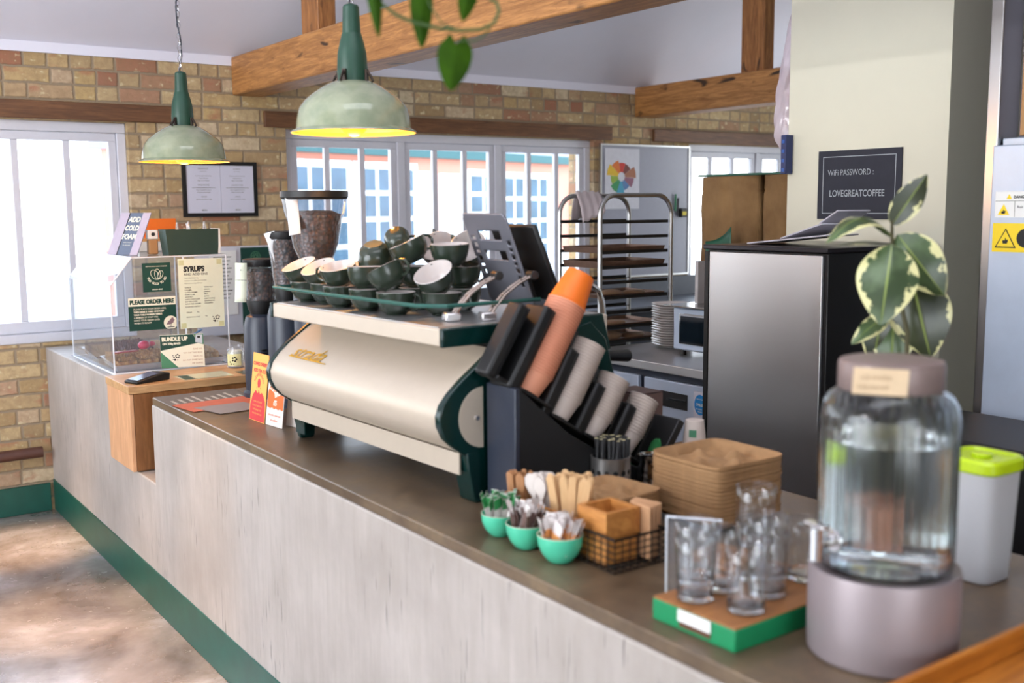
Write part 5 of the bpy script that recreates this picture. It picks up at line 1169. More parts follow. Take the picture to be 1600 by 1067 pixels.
wc_ = [(206, 60, 50), (226, 120, 40), (232, 190, 40), (150, 180, 60), (60, 150, 90), (70, 160, 190), (90, 130, 180), (150, 100, 120), (170, 110, 80), (120, 60, 50)]
for k, c_ in enumerate(wc_):
    a0, a1 = 2*PI*k/10+1.2, 2*PI*(k+0.96)/10+1.2; r1 = 0.125+0.02*((k*7) % 3-1)
    pts = [(-0.01+0.035*math.cos(a), 0.24+0.035*math.sin(a)) for a in (a0, (a0+a1)/2, a1)]+[(-0.01+r1*math.cos(a), 0.24+r1*math.sin(a)) for a in (a1, (a0+a1)/2, a0)]
    G().prism(pts, -0.0025, -0.0012, 'y').obj('wheel_segment', plain('wheel_ink_%d' % k, hx(*c_), 0.6, var=0.1), fp, smooth=False)
for k, (mx_, mz_) in enumerate(((5.88, 1.60), (5.905, 1.57))):
    o = G().cyl((mx_, YB-0.03, mz_), (mx_+0.005, YB-0.03, mz_+0.13), 0.008).obj('board_pen', plain(('green_pen', 'black_pen')[k], hx(*((40, 120, 80), (30, 30, 34))[k]), 0.4), None, bevel=0.001); tag(o, ('green', 'dark')[k]+' marker pen clipped upright on the whiteboard', 'pen')
o = G().box(5.93, 5.99, YB-0.05, YB-0.014, 1.55, 1.62).obj('board_eraser', BLACK, None, bevel=0.004); tag(o, 'black and yellow eraser stuck on the right of the whiteboard', 'eraser'); G().box(5.94, 5.98, YB-0.054, YB-0.0505, 1.565, 1.595).obj('yellow_label', plain('yellow_label', hx(220, 200, 40), 0.5), o, smooth=False)

# ------------------------------------------------------------------ kitchen bench fridge, plates, oven
bf = thing('bench_fridge', 'two door stainless bench fridge with worktop under the oven and plates', 'bench fridge', (3.6, 3.6, 0))
G().box(3.245, 3.95, 3.16, 4.055, 0.905, 0.945).obj('worktop', STEEL, bf, wp=True, bevel=0.003)
G().box(3.275, 3.94, 3.165, 4.05, 0.08, 0.904).obj('cabinet', DGREY, bf, wp=True)
for a, b in ((3.17, 3.585), (3.625, 4.045)):
    d = G().box(3.25, 3.272, a, b, 0.12, 0.872).obj('door', FRIDGEM, bf, wp=True, bevel=0.003)
    h = G().box(3.246, 3.249, (a+b)/2-0.075, (a+b)/2+0.095, 0.755, 0.825).obj('recessed_handle', BLACK, d, wp=True, bevel=0.001); 
    G().box(3.242, 3.2455, (a+b)/2-0.065, (a+b)/2+0.05, 0.79, 0.798).obj('handle_bar', CHROME, bf, wp=True)
for x_, y_ in ((3.3, 3.2), (3.3, 4.0), (3.9, 3.2), (3.9, 4.0)): G().cyl((x_, y_, 0), (x_, y_, 0.08), 0.02).obj('leg', STEELV, bf, wp=True)
st = G().box(3.2485, 3.2495, 3.185, 3.265, 0.735, 0.85).obj('chiller_sticker', plain('sticker_grey', hx(196, 196, 206), 0.5), None, smooth=False); tag(st, 'square sticker with blue disc reading CHILLER on the right fridge door', 'sticker')
Ms = frame((3.248, 3.265, 0.735), (3.248, 3.185, 0.735), (3.248, 3.265, 0.85)); o = G().prism(circ(0.04, 0.058, 0.034, 28, 0.045), 0, 0.0005, 'z').obj('blue_disc', plain('sticker_blue', hx(24, 124, 190), 0.4), st, smooth=False); o.matrix_basis = Ms
txt(o, [('CHILLER', 0.04, 0.053, 0.016, 'C', 0.8, 0.02), ('KEEP CLOSED', 0.04, 0.08, 0.007, 'C'), ('BETWEEN 1 & 5', 0.04, 0.036, 0.008, 'C', .9), ('DEGREES', 0.04, 0.025, 0.007, 'C')], CWHITE, z=0.0008)
ov = thing('countertop_oven', 'small silver countertop oven with dark window on the bench fridge', 'oven', (3.62, 3.45, 0.945))
G().box(-0.12, 0.2, -0.25, 0.21, 0.025, 0.225).obj('shell', FRIDGEM, ov, bevel=0.008)
G().box(-0.16, 0.22, -0.26, 0.24, 0.232, 0.238).obj('lid_sheet', CHROME, ov, bevel=0.001); G().box(-0.1, 0.18, -0.22, 0.2, 0.2255, 0.2315).obj('spacer', BLACK, ov)
G().box(-0.126, -0.121, -0.235, 0.165, 0.055, 0.20).obj('door_frame', CHROME, ov, bevel=0.002)
G().box(-0.129, -0.1265, -0.225, 0.152, 0.068, 0.188).obj('window', plain('oven_glass', hx(18, 28, 36), 0.06, var=0), ov, smooth=False)
for sx in (-0.09, 0.17):
    for sy in (-0.2, 0.17): G().cyl((sx, sy, 0), (sx, sy, 0.025), 0.015).obj('foot', BLACK, ov)
pr_ = None
for k in range(17):
    M = TR(3.685+random.uniform(-.002, .002), 3.86+random.uniform(-.002, .002), 0.9455+0.0125*k)
    if pr_ is None:
        pr_ = G().lathe([(0.06, 0), (0.062, 0.003), (0.068, 0.004), (0.10, 0.014), (0.104, 0.018), (0.102, 0.019), (0.067, 0.007), (0.001, 0.006)], 40).obj('dinner_plate', plain('white_plate_glaze', hx(212, 206, 202), 0.2, var=0.03), None); pr_.matrix_basis = M; tag(pr_, 'white plate within the tall stack beside the oven', 'plate', 'white plates stacked beside the oven')
    else: o = pr_.copy(); COL.objects.link(o); o.matrix_basis = M; 
    if k == 16: o['label'] = 'topmost white plate of the stack beside the oven'
gcard = G().box(3.60, 4.0, 3.62, 3.64, 1.20, 1.40).obj('pale_panel', plain('pale_grey_board', hx(190, 186, 186), 0.6), None, smooth=False); gcard.location = (0, 0, 0); tag(gcard, 'pale grey board standing on the oven lid below the sacking', 'board')
gcard.data.transform(Matrix.Translation((0, -0.02, -0.016)))
# ------------------------------------------------------------------ trolley rack
RX0, RX1, RY0, RY1 = 3.475, 3.965, 4.17, 4.53
rk = thing('tray_rack', 'tall stainless tray rack with arched ends behind the plates', 'tray rack', (3.72, 4.35, 0))
for yy, dx in ((RY0, 0), (RY1, 0.02)):
    r_ = 0.10; pts = [(RX0+dx, yy, 0.10), (RX0+dx, yy, 1.70-r_)]+[(RX0+dx+r_-r_*math.cos(q), yy, 1.70-r_+r_*math.sin(q)) for q in [PI/2*k/6 for k in range(1, 7)]]+[(RX1+dx-r_+r_*math.sin(q), yy, 1.70-r_+r_*math.cos(q)) for q in [PI/2*k/6 for k in range(0, 7)]]+[(RX1+dx, yy, 0.10)]
    G().tube(pts, 0.0125, 10).obj('arch', STEELV, rk, wp=True)
lv = [1.556-0.0775*k for k in range(18)]
for z in lv:
    for xx in (RX0+0.01, RX1+0.0): pass
    for yy, s_ in ((RY0+0.012, 1), (RY1-0.012, -1)):
        G().box(RX0+0.015, RX1-0.012, min(yy, yy+s_*0.03), max(yy, yy+s_*0.03), z, z+0.003).box(RX0+0.015, RX1-0.012, yy-0.0015, yy+0.0015, z-0.001, z+0.016).obj('runner', plain('dark_steel_runner', hx(66, 66, 66), 0.4, metal=0.8), rk, wp=True, smooth=False)
for xx in (RX0, RX1): G().box(xx-0.01, xx+0.012, RY0, RY1, 0.12, 0.145).obj('base_bar', STEELV, rk, wp=True)
for xx in (RX0, RX1):
    for yy in (RY0, RY1): G().cyl((xx, yy-0.012, 0.05), (xx, yy+0.012, 0.05), 0.05, n=24).obj('castor', BLACK, rk, wp=True, bevel=0.004)
tray0 = None
tspots = [(2, 0.03, 'tray'), (3, 0.035, 'tray'), (5, 0.018, 'tray'), (7, 0.018, 'tray'), (8, 0.018, 'tray')]
ordn = ['topmost tray in the rack, below two empty runners', 'second tray from the top of the rack', 'tray holding pale loaves in the middle of the rack', 'fourth tray down the rack, with flat breads', 'lowest visible tray of the rack, with round loaves']
for (i, hh, _), lab in zip(tspots, ordn):
    z = lv[i]+0.004; o = thing('rack_tray', lab, 'tray', (3.72, 4.35, z), group='trays slotted in the rack')
    g = G(); a = [g.v((sx*0.215, sy*0.150, 0)) for sx, sy in ((-1, -1), (1, -1), (1, 1), (-1, 1))]; b = [g.v((sx*0.222, sy*0.158, hh)) for sx, sy in ((-1, -1), (1, -1), (1, 1), (-1, 1))]
    g.bridge(a, b); g.f(a); g.obj('pan', plain('darkened_tin', hx(140, 112, 96), 0.4, metal=0.6, var=0.3), o, solid=0.002, smooth=False)
def loaf(x, y, z, sx, sy, sz, label, rz=0):
    g = G(); g.sphere((0, 0, 0), 1, 24); o = g.obj('bread_loaf', crumb('crust_%d' % len(bpy.data.materials), hx(166, 112, 78), hx(222, 190, 150)), None)
    o.matrix_basis = TR(x, y, z+sz*0.98, 0, 0, rz) @ Matrix.Diagonal((sx, sy, sz, 1)); tag(o, label, 'bread')
loaf(3.64, 4.28, lv[5]+0.006, 0.07, 0.05, 0.018, 'pale flat loaf on the left of the middle rack tray'); loaf(3.80, 4.28, lv[5]+0.006, 0.075, 0.045, 0.014, 'long pale loaf on the right of the middle rack tray')
loaf(3.66, 4.28, lv[7]+0.006, 0.075, 0.05, 0.014, 'brown flat loaf on the fourth rack tray'); loaf(3.64, 4.28, lv[8]+0.006, 0.065, 0.05, 0.024, 'round pale loaf on the lowest visible rack tray'); loaf(3.79, 4.28, lv[8]+0.006, 0.08, 0.05, 0.016, 'flat pale loaf on the lowest visible rack tray')
g = G(); g.grid(lambda u, v: (3.60+0.16*u+0.01*math.sin(7*v), 4.47+0.10*(abs(v-0.5)*2)**1.3*(1 if v > 0.5 else -1)*0.55+0.05, 1.722-0.30*abs(v-0.5)**1.1*(1.2-0.4*u)+0.006*math.sin(20*u)), 12, 20)
o = g.obj('draped_cloth', plain('mauve_white_cloth', hx(196, 184, 186), 0.8, var=0.1), None, solid=0.004); tag(o, 'pale cloth draped over the far arch of the tray rack', 'cloth')
# ------------------------------------------------------------------ sack stand, plastic bag, blue strip
ss = thing('sack_stand', 'green metal stand carrying hessian sacks in the kitchen', 'stand', (4.28, 3.9, 0))
GM = plain('dark_green_metal', hx(20, 84, 60), 0.4)
SX0, SX1, SY0, SY1 = 4.17, 4.40, 3.22, 4.0
for a in ((SX0, SY0), (SX0, SY1), (SX1, SY0), (SX1, SY1)): G().box(a[0]-0.012, a[0]+0.012, a[1]-0.012, a[1]+0.012, 0, 1.795).obj('post', GM, ss, wp=True)
G().box(SX0-0.18, SX1+0.012, SY0-0.012, SY1+0.0, 1.79, 1.80).obj('top_frame', GM, ss, wp=True)
G().box(SX0-0.012, SX1+0.012, SY0-0.012, SY1+0.012, 1.0, 1.02).obj('shelf', GM, ss, wp=True)
t = NT('hessian'); v = t.coord(); wv = t.new('TexWave', bands_direction='Y'); wv.inputs['Scale'].default_value = 70; t.link(v, wv.inputs[0]); wv2 = t.new('TexWave', bands_direction='Z'); wv2.inputs['Scale'].default_value = 90; t.link(v, wv2.inputs[0])
f = t.math('MULTIPLY', wv.outputs['Fac'], wv2.outputs['Fac']); n = t.noise(v, 7, 4); t.bump(f, 0.6, 0.004)
t.set(t.mix(t.math('MULTIPLY', f, 0.5), t.ramp(n, [(0.3, hx(130, 98, 62)), (0.7, hx(164, 128, 84))]), hx(96, 70, 42)), 0.95); HESS = t.m
for k, (ya, yb, lab) in enumerate(((3.60, 3.995, 'left hessian coffee sack hanging in the kitchen'), (3.215, 3.575, 'right hessian coffee sack hanging next to the cream pillar'))):
    g = G(); n = 56
    def rg(z, s):
        P = []
        for i in range(n):
            q = 2*PI*i/n; x, y = math.cos(q), math.sin(q); p = 6; m = (abs(x)**p+abs(y)**p)**(1/p); w = 0.006*math.sin(q*9+z*8)+0.004*math.sin(q*17+z*23)
            P.append(g.v(((4.065)+x/m*(0.072*s+w), (ya+yb)/2+y/m*((yb-ya)/2*s-0.004+w*0.6), z)))
        return P
    R = [rg(z, s) for z, s in ((1.03, 0.9), (1.06, 1.0), (1.2, 1.03), (1.35, 1.02), (1.5, 1.0), (1.62, 1.01), (1.70, 0.985), (1.715, 0.955), (1.725, 0.985), (1.788, 0.975))]
    for a, b in zip(R, R[1:]): g.bridge(a, b)
    g.f(R[0][::-1]); g.f(R[-1]); o = g.obj('hessian_sack', HESS, None, ang=60); tag(o, lab, 'sack')
o = G().grid(lambda u, v: (3.90+0.012*math.sin(3*u), 3.85-0.17*u, 1.38+(0.085+0.075*u*u)*v), 10, 4).obj('flap', GM, ss, solid=0.003, wp=True)
g = G()
def bagf(u, v):
    q = 2*PI*u; r = 0.012+0.055*math.sin(PI*min(1, v*0.62+0.38))**0.8*(1 if v > 0.08 else 0.35+v*8); r *= 1+0.14*math.sin(5*q+v*9)+0.06*math.sin(11*q-v*21)
    return (3.76+r*0.7*math.cos(q)-0.01, 3.215+r*math.sin(q)*0.9-0.03*v, 1.885+0.60*v)
g.grid(bagf, 36, 30); o = g.obj('plastic_bag', clear('pink_polythene', tint=(0.95, 0.86, 0.9), gloss=0.12, body=0.45, bodycol=(0.86, 0.78, 0.84), rough=0.12), None); tag(o, 'translucent pinkish plastic bag hanging at the left edge of the cream pillar', 'bag')
bs = G().box(3.60, 3.645, 3.09, 3.118, 1.775, 1.94).obj('blue_clip_strip', plain('navy_plastic', hx(12, 36, 92), 0.35), None, bevel=0.002); tag(bs, 'dark blue clip strip fixed to the left edge of the pillar', 'clip strip')
for k in range(4): G().box(3.5985, 3.5995, 3.097, 3.111, 1.785+0.04*k, 1.80+0.04*k).obj('clip', plain('blue_clip', hx(40, 90, 170), 0.4), bs, smooth=False)
# ------------------------------------------------------------------ steel cabinet, papers
sb = thing('steel_cabinet', 'tall brushed stainless cabinet standing in front of the cream pillar', 'cabinet', (3.3, 2.66, 0))
G().box(3.0, 3.60, 2.375, 2.945, 0.06, 1.478).obj('body', plain('black_side', hx(34, 32, 32), 0.3, metal=0.4), sb, wp=True, bevel=0.003)
G().box(2.985, 2.999, 2.39, 2.925, 0.1, 1.47).obj('front_panel', STEEL, sb, wp=True, bevel=0.002)
G().box(2.98, 3.61, 2.365, 2.955, 1.479, 1.496).obj('top_plate', plain('dark_top', hx(40, 34, 38), 0.25, metal=0.4), sb, wp=True, bevel=0.003)
for a in (2.9275,): G().box(2.982, 2.999, a, a+0.02, 0.1, 1.47).obj('edge_trim', BLACK, sb, wp=True)
for x_ in (3.05, 3.55):
    for y_ in (2.42, 2.9): G().cyl((x_, y_, 0), (x_, y_, 0.06), 0.02).obj('foot', BLACK, sb, wp=True)
pw = plain('folded_paper', hx(198, 196, 206), 0.6)
for k, (yy, zz, rx, rz, w_, l_, lab) in enumerate(((2.66, 1.518, -0.10, 0.05, 0.20, 0.36, 'lowest folded white paper on top of the stainless cabinet'), (2.60, 1.548, -0.26, -0.12, 0.18, 0.22, 'middle folded white paper tilting up on the cabinet'), (2.50, 1.600, -0.45, -0.2, 0.15, 0.11, 'thick folded white paper standing steepest on the cabinet'))):
    o = G().box(-w_/2, w_/2, -l_/2, l_/2, -0.003, 0.003).obj('folded_paper', pw, None, bevel=0.002); o.matrix_basis = TR(3.20+0.02*k, yy, zz, rx, 0.0, rz); tag(o, lab, 'papers')
# ------------------------------------------------------------------ chalkboard
Mk = frame((3.648, 2.950, 1.585), (3.648, 2.567, 1.585), (3.648, 2.950, 1.864))
ck = card('chalkboard', Mk, 0.400, 0.279, plain('chalkboard_black', hx(38, 40, 52), 0.7, var=0.15), 'black chalkboard with the WiFi password on the cream pillar', 'chalkboard', t=-0.006)
Z_ = 0.0066
g = G().box(0.025, 0.375, 0.022, 0.025, Z_-.0006, Z_).box(0.025, 0.375, 0.252, 0.255, Z_-.0006, Z_).box(0.025, 0.028, 0.025, 0.252, Z_-.0006, Z_).box(0.372, 0.375, 0.025, 0.252, Z_-.0006, Z_); CHK = plain('chalk', hx(170, 176, 180), 0.9)
g.obj('chalk_border', CHK, ck, smooth=False)
txt(ck, [('WiFi PASSWORD :', 0.05, 0.178, 0.034, 'L', 0.82, 0.0), ('LOVEGREATCOFFEE', 0.06, 0.092, 0.038, 'L', 0.78, 0.012)], CHK, M=Matrix.Translation((0, 0, Z_)), z=0)
# ------------------------------------------------------------------ right hand fridge, black back bar
fr = thing('upright_fridge', 'tall pale steel fridge with yellow hazard labels at the right edge', 'fridge', (3.6, 1.55, 0))
G().box(3.32, 4.0, 1.12, 1.953, 0.05, 1.855).obj('body', FRIDGEM, fr, wp=True, bevel=0.004)
G().box(3.272, 3.299, 1.13, 1.955, 0.12, 1.83).obj('door', FRIDGEM, fr, wp=True, bevel=0.004)
G().box(3.3, 3.319, 1.13, 1.95, 0.12, 1.83).obj('gasket', BLACK, fr, wp=True)
for x_ in (3.36, 3.95):
    for y_ in (1.17, 1.9): G().cyl((x_, y_, 0), (x_, y_, 0.05), 0.02).obj('foot', BLACK, fr, wp=True)
def lab_(name, y1, z0, w, h, mat, label): return card(name, frame((3.2705, y1, z0), (3.2705, y1-w, z0), (3.2705, y1, z0+h)), w, h, mat, label, 'label', t=0.001)
YL = plain('hazard_yellow', hx(240, 208, 20), 0.4, var=0.02)
l1 = lab_('warning_label', 1.938, 1.60, 0.24, 0.083, WHITE, 'white warning label with small yellow triangles on the tall fridge')
def tri(o, cx, cy, s, mat, z): poly(o, 'triangle', mat, [(cx-s, cy-s*0.8), (cx+s, cy-s*0.8), (cx, cy+s*0.95)], z=z)
tri(l1, 0.03, 0.024, 0.02, YL, 0.0006); tri(l1, 0.047, 0.066, 0.009, YL, 0.0006); G().box(0.001, 0.238, 0.052, 0.0535, 0.0002, 0.0005).box(0.066, 0.0675, 0.002, 0.052, 0.0002, 0.0005).obj('rule', GREYINK, l1, smooth=False)['kind'] = 'stuff'
txt(l1, [('DANGER', 0.062, 0.061, 0.012, 'L', 1, 0.03), ('Risk of fire', 0.075, 0.03, 0.012)], INK, z=0.0008)
def flame(o, cx, cy, s, z): poly(o, 'flame', INK, [(cx-s*0.5, cy-s*0.5), (cx-s*0.62, cy+s*0.05), (cx-s*0.3, cy+0.25*s), (cx-s*0.15, cy+s*0.05), (cx, cy+s*0.75), (cx+s*0.28, cy+s*0.2), (cx+s*0.55, cy+s*0.35), (cx+s*0.55, cy-s*0.1), (cx+s*0.35, cy-s*0.5)], z=z)
flame(l1, 0.03, 0.018, 0.012, 0.0010)
l2 = lab_('hazard_label', 1.942, 1.49, 0.24, 0.092, YL, 'yellow flammable hazard label with black triangle on the tall fridge')
tri(l2, 0.045, 0.042, 0.036, INK, 0.0006); tri(l2, 0.045, 0.041, 0.030, YL, 0.0010); flame(l2, 0.045, 0.035, 0.016, 0.0014)
o = G().cyl((0.112, 0.045, 0), (0.112, 0.045, 0.0008), 0.03, n=32).obj('symbol_disc', INK, l2)
cb = G().box(3.25, 3.40, 1.45, 1.868, 1.857, 2.45).obj('cardboard_box', KRAFT, None, bevel=0.003); cb.data.transform(Matrix.Translation((0.02, 0, 0))); tag(cb, 'brown cardboard box on top of the tall fridge at the right edge', 'box')
bb = thing('back_bar', 'low black back bar unit behind the lime lidded container', 'back bar unit', (3.0, 1.2, 0))
G().box(2.82, 3.2, 0.2, 2.05, 0.1, 0.93).obj('carcass', plain('black_cabinet', hx(20, 20, 22), 0.4), bb, wp=True)
G().box(2.80, 3.22, 0.19, 2.07, 0.931, 0.965).obj('top', BLACK, bb, wp=True, bevel=0.006)
G().box(2.84, 3.18, 0.22, 2.03, 0, 0.099).obj('plinth', MATTEBLK, bb, wp=True)

# ------------------------------------------------------------------ variegated rubber plant
def leaf_mat(name, g1, g2, cream, edge):
    t = NT(name); uv = t.new('UVMap'); sp = t.new('SeparateXYZ'); t.link(uv.outputs[0], sp.inputs[0])
    a = t.math('ABSOLUTE', t.math('SUBTRACT', sp.outputs['X'], 0.5)); n = t.noise(t.coord(), 26, 4, 0.6); n2 = t.noise(t.coord(), 12, 3)
    col = t.ramp(n2, [(0.4, g1), (0.6, g2)])
    if cream:
        f = t.math('ADD', a, t.math('MULTIPLY', t.math('SUBTRACT', n, 0.5), 0.95)); col = t.mix(t.ramp(f, [(edge, 0.0), (edge+0.02, 1.0)]), col, hx(206, 202, 146))
    col = t.mix(t.ramp(a, [(0.012, 1.0), (0.022, 0.0)]), col, hx(130, 146, 74)); t.set(col, 0.3, Subsurface_Weight=0.0); return t.m
LV = leaf_mat('variegated_leaf', hx(44, 62, 30), hx(78, 98, 62), True, 0.40); LD = leaf_mat('dark_leaf', hx(40, 48, 30), hx(58, 64, 40), True, 0.47)
def dirat(x, y):
    return (cf+cr2*((x-800)/1662.6)+cu2*((533.5-y)/1662.6))
def pix(x, y, d): return Vector((0, 0, 1.65))+dirat(x, y)*d
def leaf(parent, base, tip, w, mat, bow=0.15, face=None, fold=0.25, shape='oval', name='leaf', droop=0.0):
    base, tip = Vector(base), Vector(tip); L = (tip-base).length; ax = (tip-base).normalized()
    face = Vector(face) if face is not None else (Vector((0, 0, 1.65))-(base+tip)/2).normalized()
    sd = ax.cross(face).normalized(); nn = sd.cross(ax).normalized()
    def fn(u, v):
        if shape == 'oval': ww = math.sin(PI*min(1, v**0.85))**0.75*(1-0.12*v)
        else:
            ww = min(1.0, (((v+0.07)/1.07)**0.34)*(max(0, 1-v)**0.78)*1.55)
        x = (u-0.5)*ww*w; back = 0
        if shape == 'heart': back = -0.17*L*math.exp(-((abs(u-0.5)-0.27)/0.15)**2)*max(0, 1-v)**3+0.05*L*math.exp(-((u-0.5)/0.08)**2)*max(0, 1-v*3)
        return base+ax*(L*v+back)+sd*x+nn*(bow*L*math.sin(PI*v)-fold*abs(x)*1.0)-Vector((0, 0, 1))*droop*v*v
    g = G(); g.grid(fn, 14, 20, uv=True); return g.obj(name, mat, parent, ang=80, wp=True)
PX, PY = 1.985, 1.36
rp = thing('rubber_plant', 'potted variegated rubber plant standing behind the water dispenser', 'plant', (PX, PY, ZC))
G().lathe([(0.05, 0), (0.055, 0.004), (0.068, 0.11), (0.070, 0.125), (0.064, 0.125), (0.062, 0.11), (0.001, 0.108)], 40).obj('pot', plain('terracotta_pot', hx(150, 96, 70), 0.7), rp)
D = 2.24
stem = [Vector((PX, PY, ZC+0.10)), pix(1418, 520, D), pix(1400, 440, D), pix(1394, 385, D), pix(1394, 345, D)]
G().tube(stem, [0.006, 0.005, 0.0045, 0.004, 0.003], 8).obj('stem', plain('brown_stem', hx(74, 70, 42), 0.7), rp, wp=True)
leaf(rp, pix(1393, 352, D), pix(1449, 272, D), 0.062, LD, bow=0.08)
leaf(rp, pix(1393, 372, D), pix(1290, 381, D-0.06), 0.075, LV, bow=0.30, face=(-0.25, -0.2, 0.95))
leaf(rp, pix(1394, 381, D-0.05), pix(1376, 508, D-0.10), 0.128, LV, bow=0.10)
leaf(rp, pix(1402, 366, D), pix(1476, 462, D-0.03), 0.105, LV, bow=0.12)
leaf(rp, pix(1424, 432, D+0.03), pix(1454, 560, D+0.02), 0.135, LD, bow=0.10)
leaf(rp, pix(1395, 382, D+0.02), pix(1306, 384, D+0.05), 0.05, LD, bow=0.08, face=(0.1, -0.2, 0.95))
leaf(rp, pix(1388, 492, D+0.04), pix(1330, 538, D), 0.045, LV, bow=0.12, face=(0.2, -0.6, 0.8))
leaf(rp, pix(1398, 480, D+0.06), pix(1392, 580, D+0.05), 0.10, LV, bow=0.1)
leaf(rp, pix(1378, 490, D+0.05), pix(1364, 570, D+0.08), 0.07, LD, bow=0.1)
# ------------------------------------------------------------------ hanging philodendron in the foreground
LH = NT('heart_leaf_green'); n = LH.noise(LH.coord(), 20, 3); LH.set(LH.ramp(n, [(0.3, hx(30, 56, 1)), (0.7, hx(46, 78, 2))]), 0.7, Specular_IOR_Level=0.1); LHM = LH.m
VM = plain('vine_green', hx(52, 78, 24), 0.6)
DH = 1.65; pc_ = pix(700, -320, DH)
hp = thing('hanging_plant', 'trailing heart leaved plant whose green vines hang in front of the ceiling beam', 'plant', (pc_.x, pc_.y, pc_.z))
G().lathe([(0.07, 0), (0.075, 0.004), (0.095, 0.12), (0.097, 0.135), (0.09, 0.135), (0.088, 0.12), (0.001, 0.115)], 40).obj('pot', plain('white_pot_glaze', hx(216, 212, 204), 0.3), hp)
for a in (0, 2.09, 4.19): G().cyl((0.095*math.cos(a), 0.095*math.sin(a), 0.13), (0, 0, 0.5), 0.002, n=6).obj('hanger', KRAFT, hp)
zc_ = ZE+0.045+(YB-ridge)*0.55-(ridge-pc_.y)*0.55; G().cyl((0, 0, 0.5), (0, 0, zc_-pc_.z), 0.003, n=6).obj('cord', KRAFT, hp)
def vine(pts, r=0.0028): G().tube(pts, r, 8).obj('vine', VM, hp, wp=True)
v1 = [pix(650, -250, DH), pix(560, -120, DH), pix(570, -30, DH), pix(595, 5, DH), pix(620, 24, DH), pix(645, 35, DH), pix(680, 43, DH), pix(720, 48, DH), pix(752, 46, DH), pix(772, 36, DH-0.01), pix(780, 18, DH), pix(776, 4, DH+0.01), pix(762, -4, DH+0.01)]
vine(v1); vine([pix(766, 44, DH), pix(756, 56, DH-0.01), pix(742, 64, DH-0.01), pix(716, 64, DH-0.01)], 0.0016)
vine([pix(668, 0, DH), pix(674, 12, DH), pix(690, 36, DH), pix(715, 47, DH)], 0.0012); vine([pix(720, -250, DH+0.02), pix(740, -60, DH+0.02), pix(724, -20, DH+0.02)], 0.002)
vine([pix(655, -200, DH+0.02), pix(640, -80, DH+0.02), pix(656, -16, DH+0.02)], 0.002)
leaf(hp, pix(713, 66, DH-0.01), pix(704, 143, DH-0.01), 0.066, LHM, bow=0.05, shape='heart')
leaf(hp, pix(658, -18, DH+0.01), pix(659, 76, DH+0.01), 0.044, LHM, bow=0.08, shape='heart', fold=0.6)
leaf(hp, pix(580, -50, DH-0.02), pix(592, 60, DH-0.02), 0.030, LHM, bow=0.12, shape='heart', fold=0.8)
leaf(hp, pix(736, -30, DH+0.02), pix(723, 34, DH+0.02), 0.040, LHM, bow=0.06, shape='heart', fold=0.5)

# ------------------------------------------------------------------ outside: painted building beyond the windows
P0 = Vector((6.985, 12.457, 0)); fu = Vector((0.943, 0.332, 0)); fn_ = fu.cross(Vector((0, 0, 1)))
Mf = Matrix((fu, Vector((0, 0, 1)), fn_)).transposed().to_4x4(); Mf.translation = P0
bld = thing('courtyard_building', 'pink painted building with white windows seen through the middle window', 'building', M=Mf)
PINK = plain('salmon_pink_render', hx(226, 150, 130), 0.8, var=0.06, scale=4); WOUT = plain('white_outside_paint', hx(238, 238, 236), 0.6, var=0.03); TEAL = plain('teal_gutter', hx(36, 92, 96), 0.5); PBLUE = plain('blue_grey_glass', hx(70, 104, 130), 0.12, var=0.5, scale=3)
G().box(-2.45, 5.3, 0, 2.42, -3, 0).obj('wall', PINK, bld, smooth=False)
G().box(-2.6, 5.4, 2.30, 2.42, 0.001, 0.12).obj('gutter', TEAL, bld, smooth=False)
def fwin(x0, x1, z0, z1, nx, nz, nm='window'):
    w = G().box(x0, x1, z0, z1, 0.001, 0.03).obj(nm, WOUT, bld, smooth=False)
    cw, ch = (x1-x0-0.12)/nx, (z1-z0-0.12)/nz; g = G()
    for i in range(nx):
        for j in range(nz): g.box(x0+0.06+cw*i+0.03, x0+0.06+cw*(i+1)-0.03, z0+0.06+ch*j+0.03, z0+0.06+ch*(j+1)-0.03, 0.0305, 0.034)
    g.obj('panes', PBLUE, w, smooth=False)['kind'] = 'stuff'
fwin(-2.4, -0.98, 0.1, 2.22, 4, 6); fwin(-0.94, 0.28, 0.1, 2.22, 3, 6)
G().box(0.3, 0.55, 0, 2.12, 0.001, 0.03).obj('white_panel', WOUT, bld, smooth=False); G().box(0.74, 1.34, 0, 2.1, 0.001, 0.05).obj('white_panel', WOUT, bld, smooth=False)
fwin(1.36, 2.14, 0.9, 2.17, 2, 4); fwin(2.2, 2.85, 0.7, 2.15, 2, 4); fwin(2.86, 3.5, 0.7, 2.15, 2, 4)
G().box(-0.0, 4.4, 0, 0.9, 0.001, 0.025).obj('white_panel', WOUT, bld, smooth=False); G().box(4.1, 5.0, 0, 1.95, 0.001, 0.05).obj('white_panel', WOUT, bld, smooth=False)
G().prism([(-0.3, 2.42), (-3.2, 3.2), (-3.2, 2.42)], -2.5, 5.35, 'x').obj('roof', plain('grey_roof', hx(150, 150, 160), 0.8), bld, smooth=False).matrix_basis = Matrix(((1, 0, 0, 0), (0, 0, 1, 0), (0, 1, 0, 0), (0, 0, 0, 1)))
struct(G().box(-20, 30, 6.5, 30, -0.12, -0.02).obj('ground_outside', plain('pale_paving', hx(208, 206, 200), 0.8, var=0.1, scale=3), smooth=False))
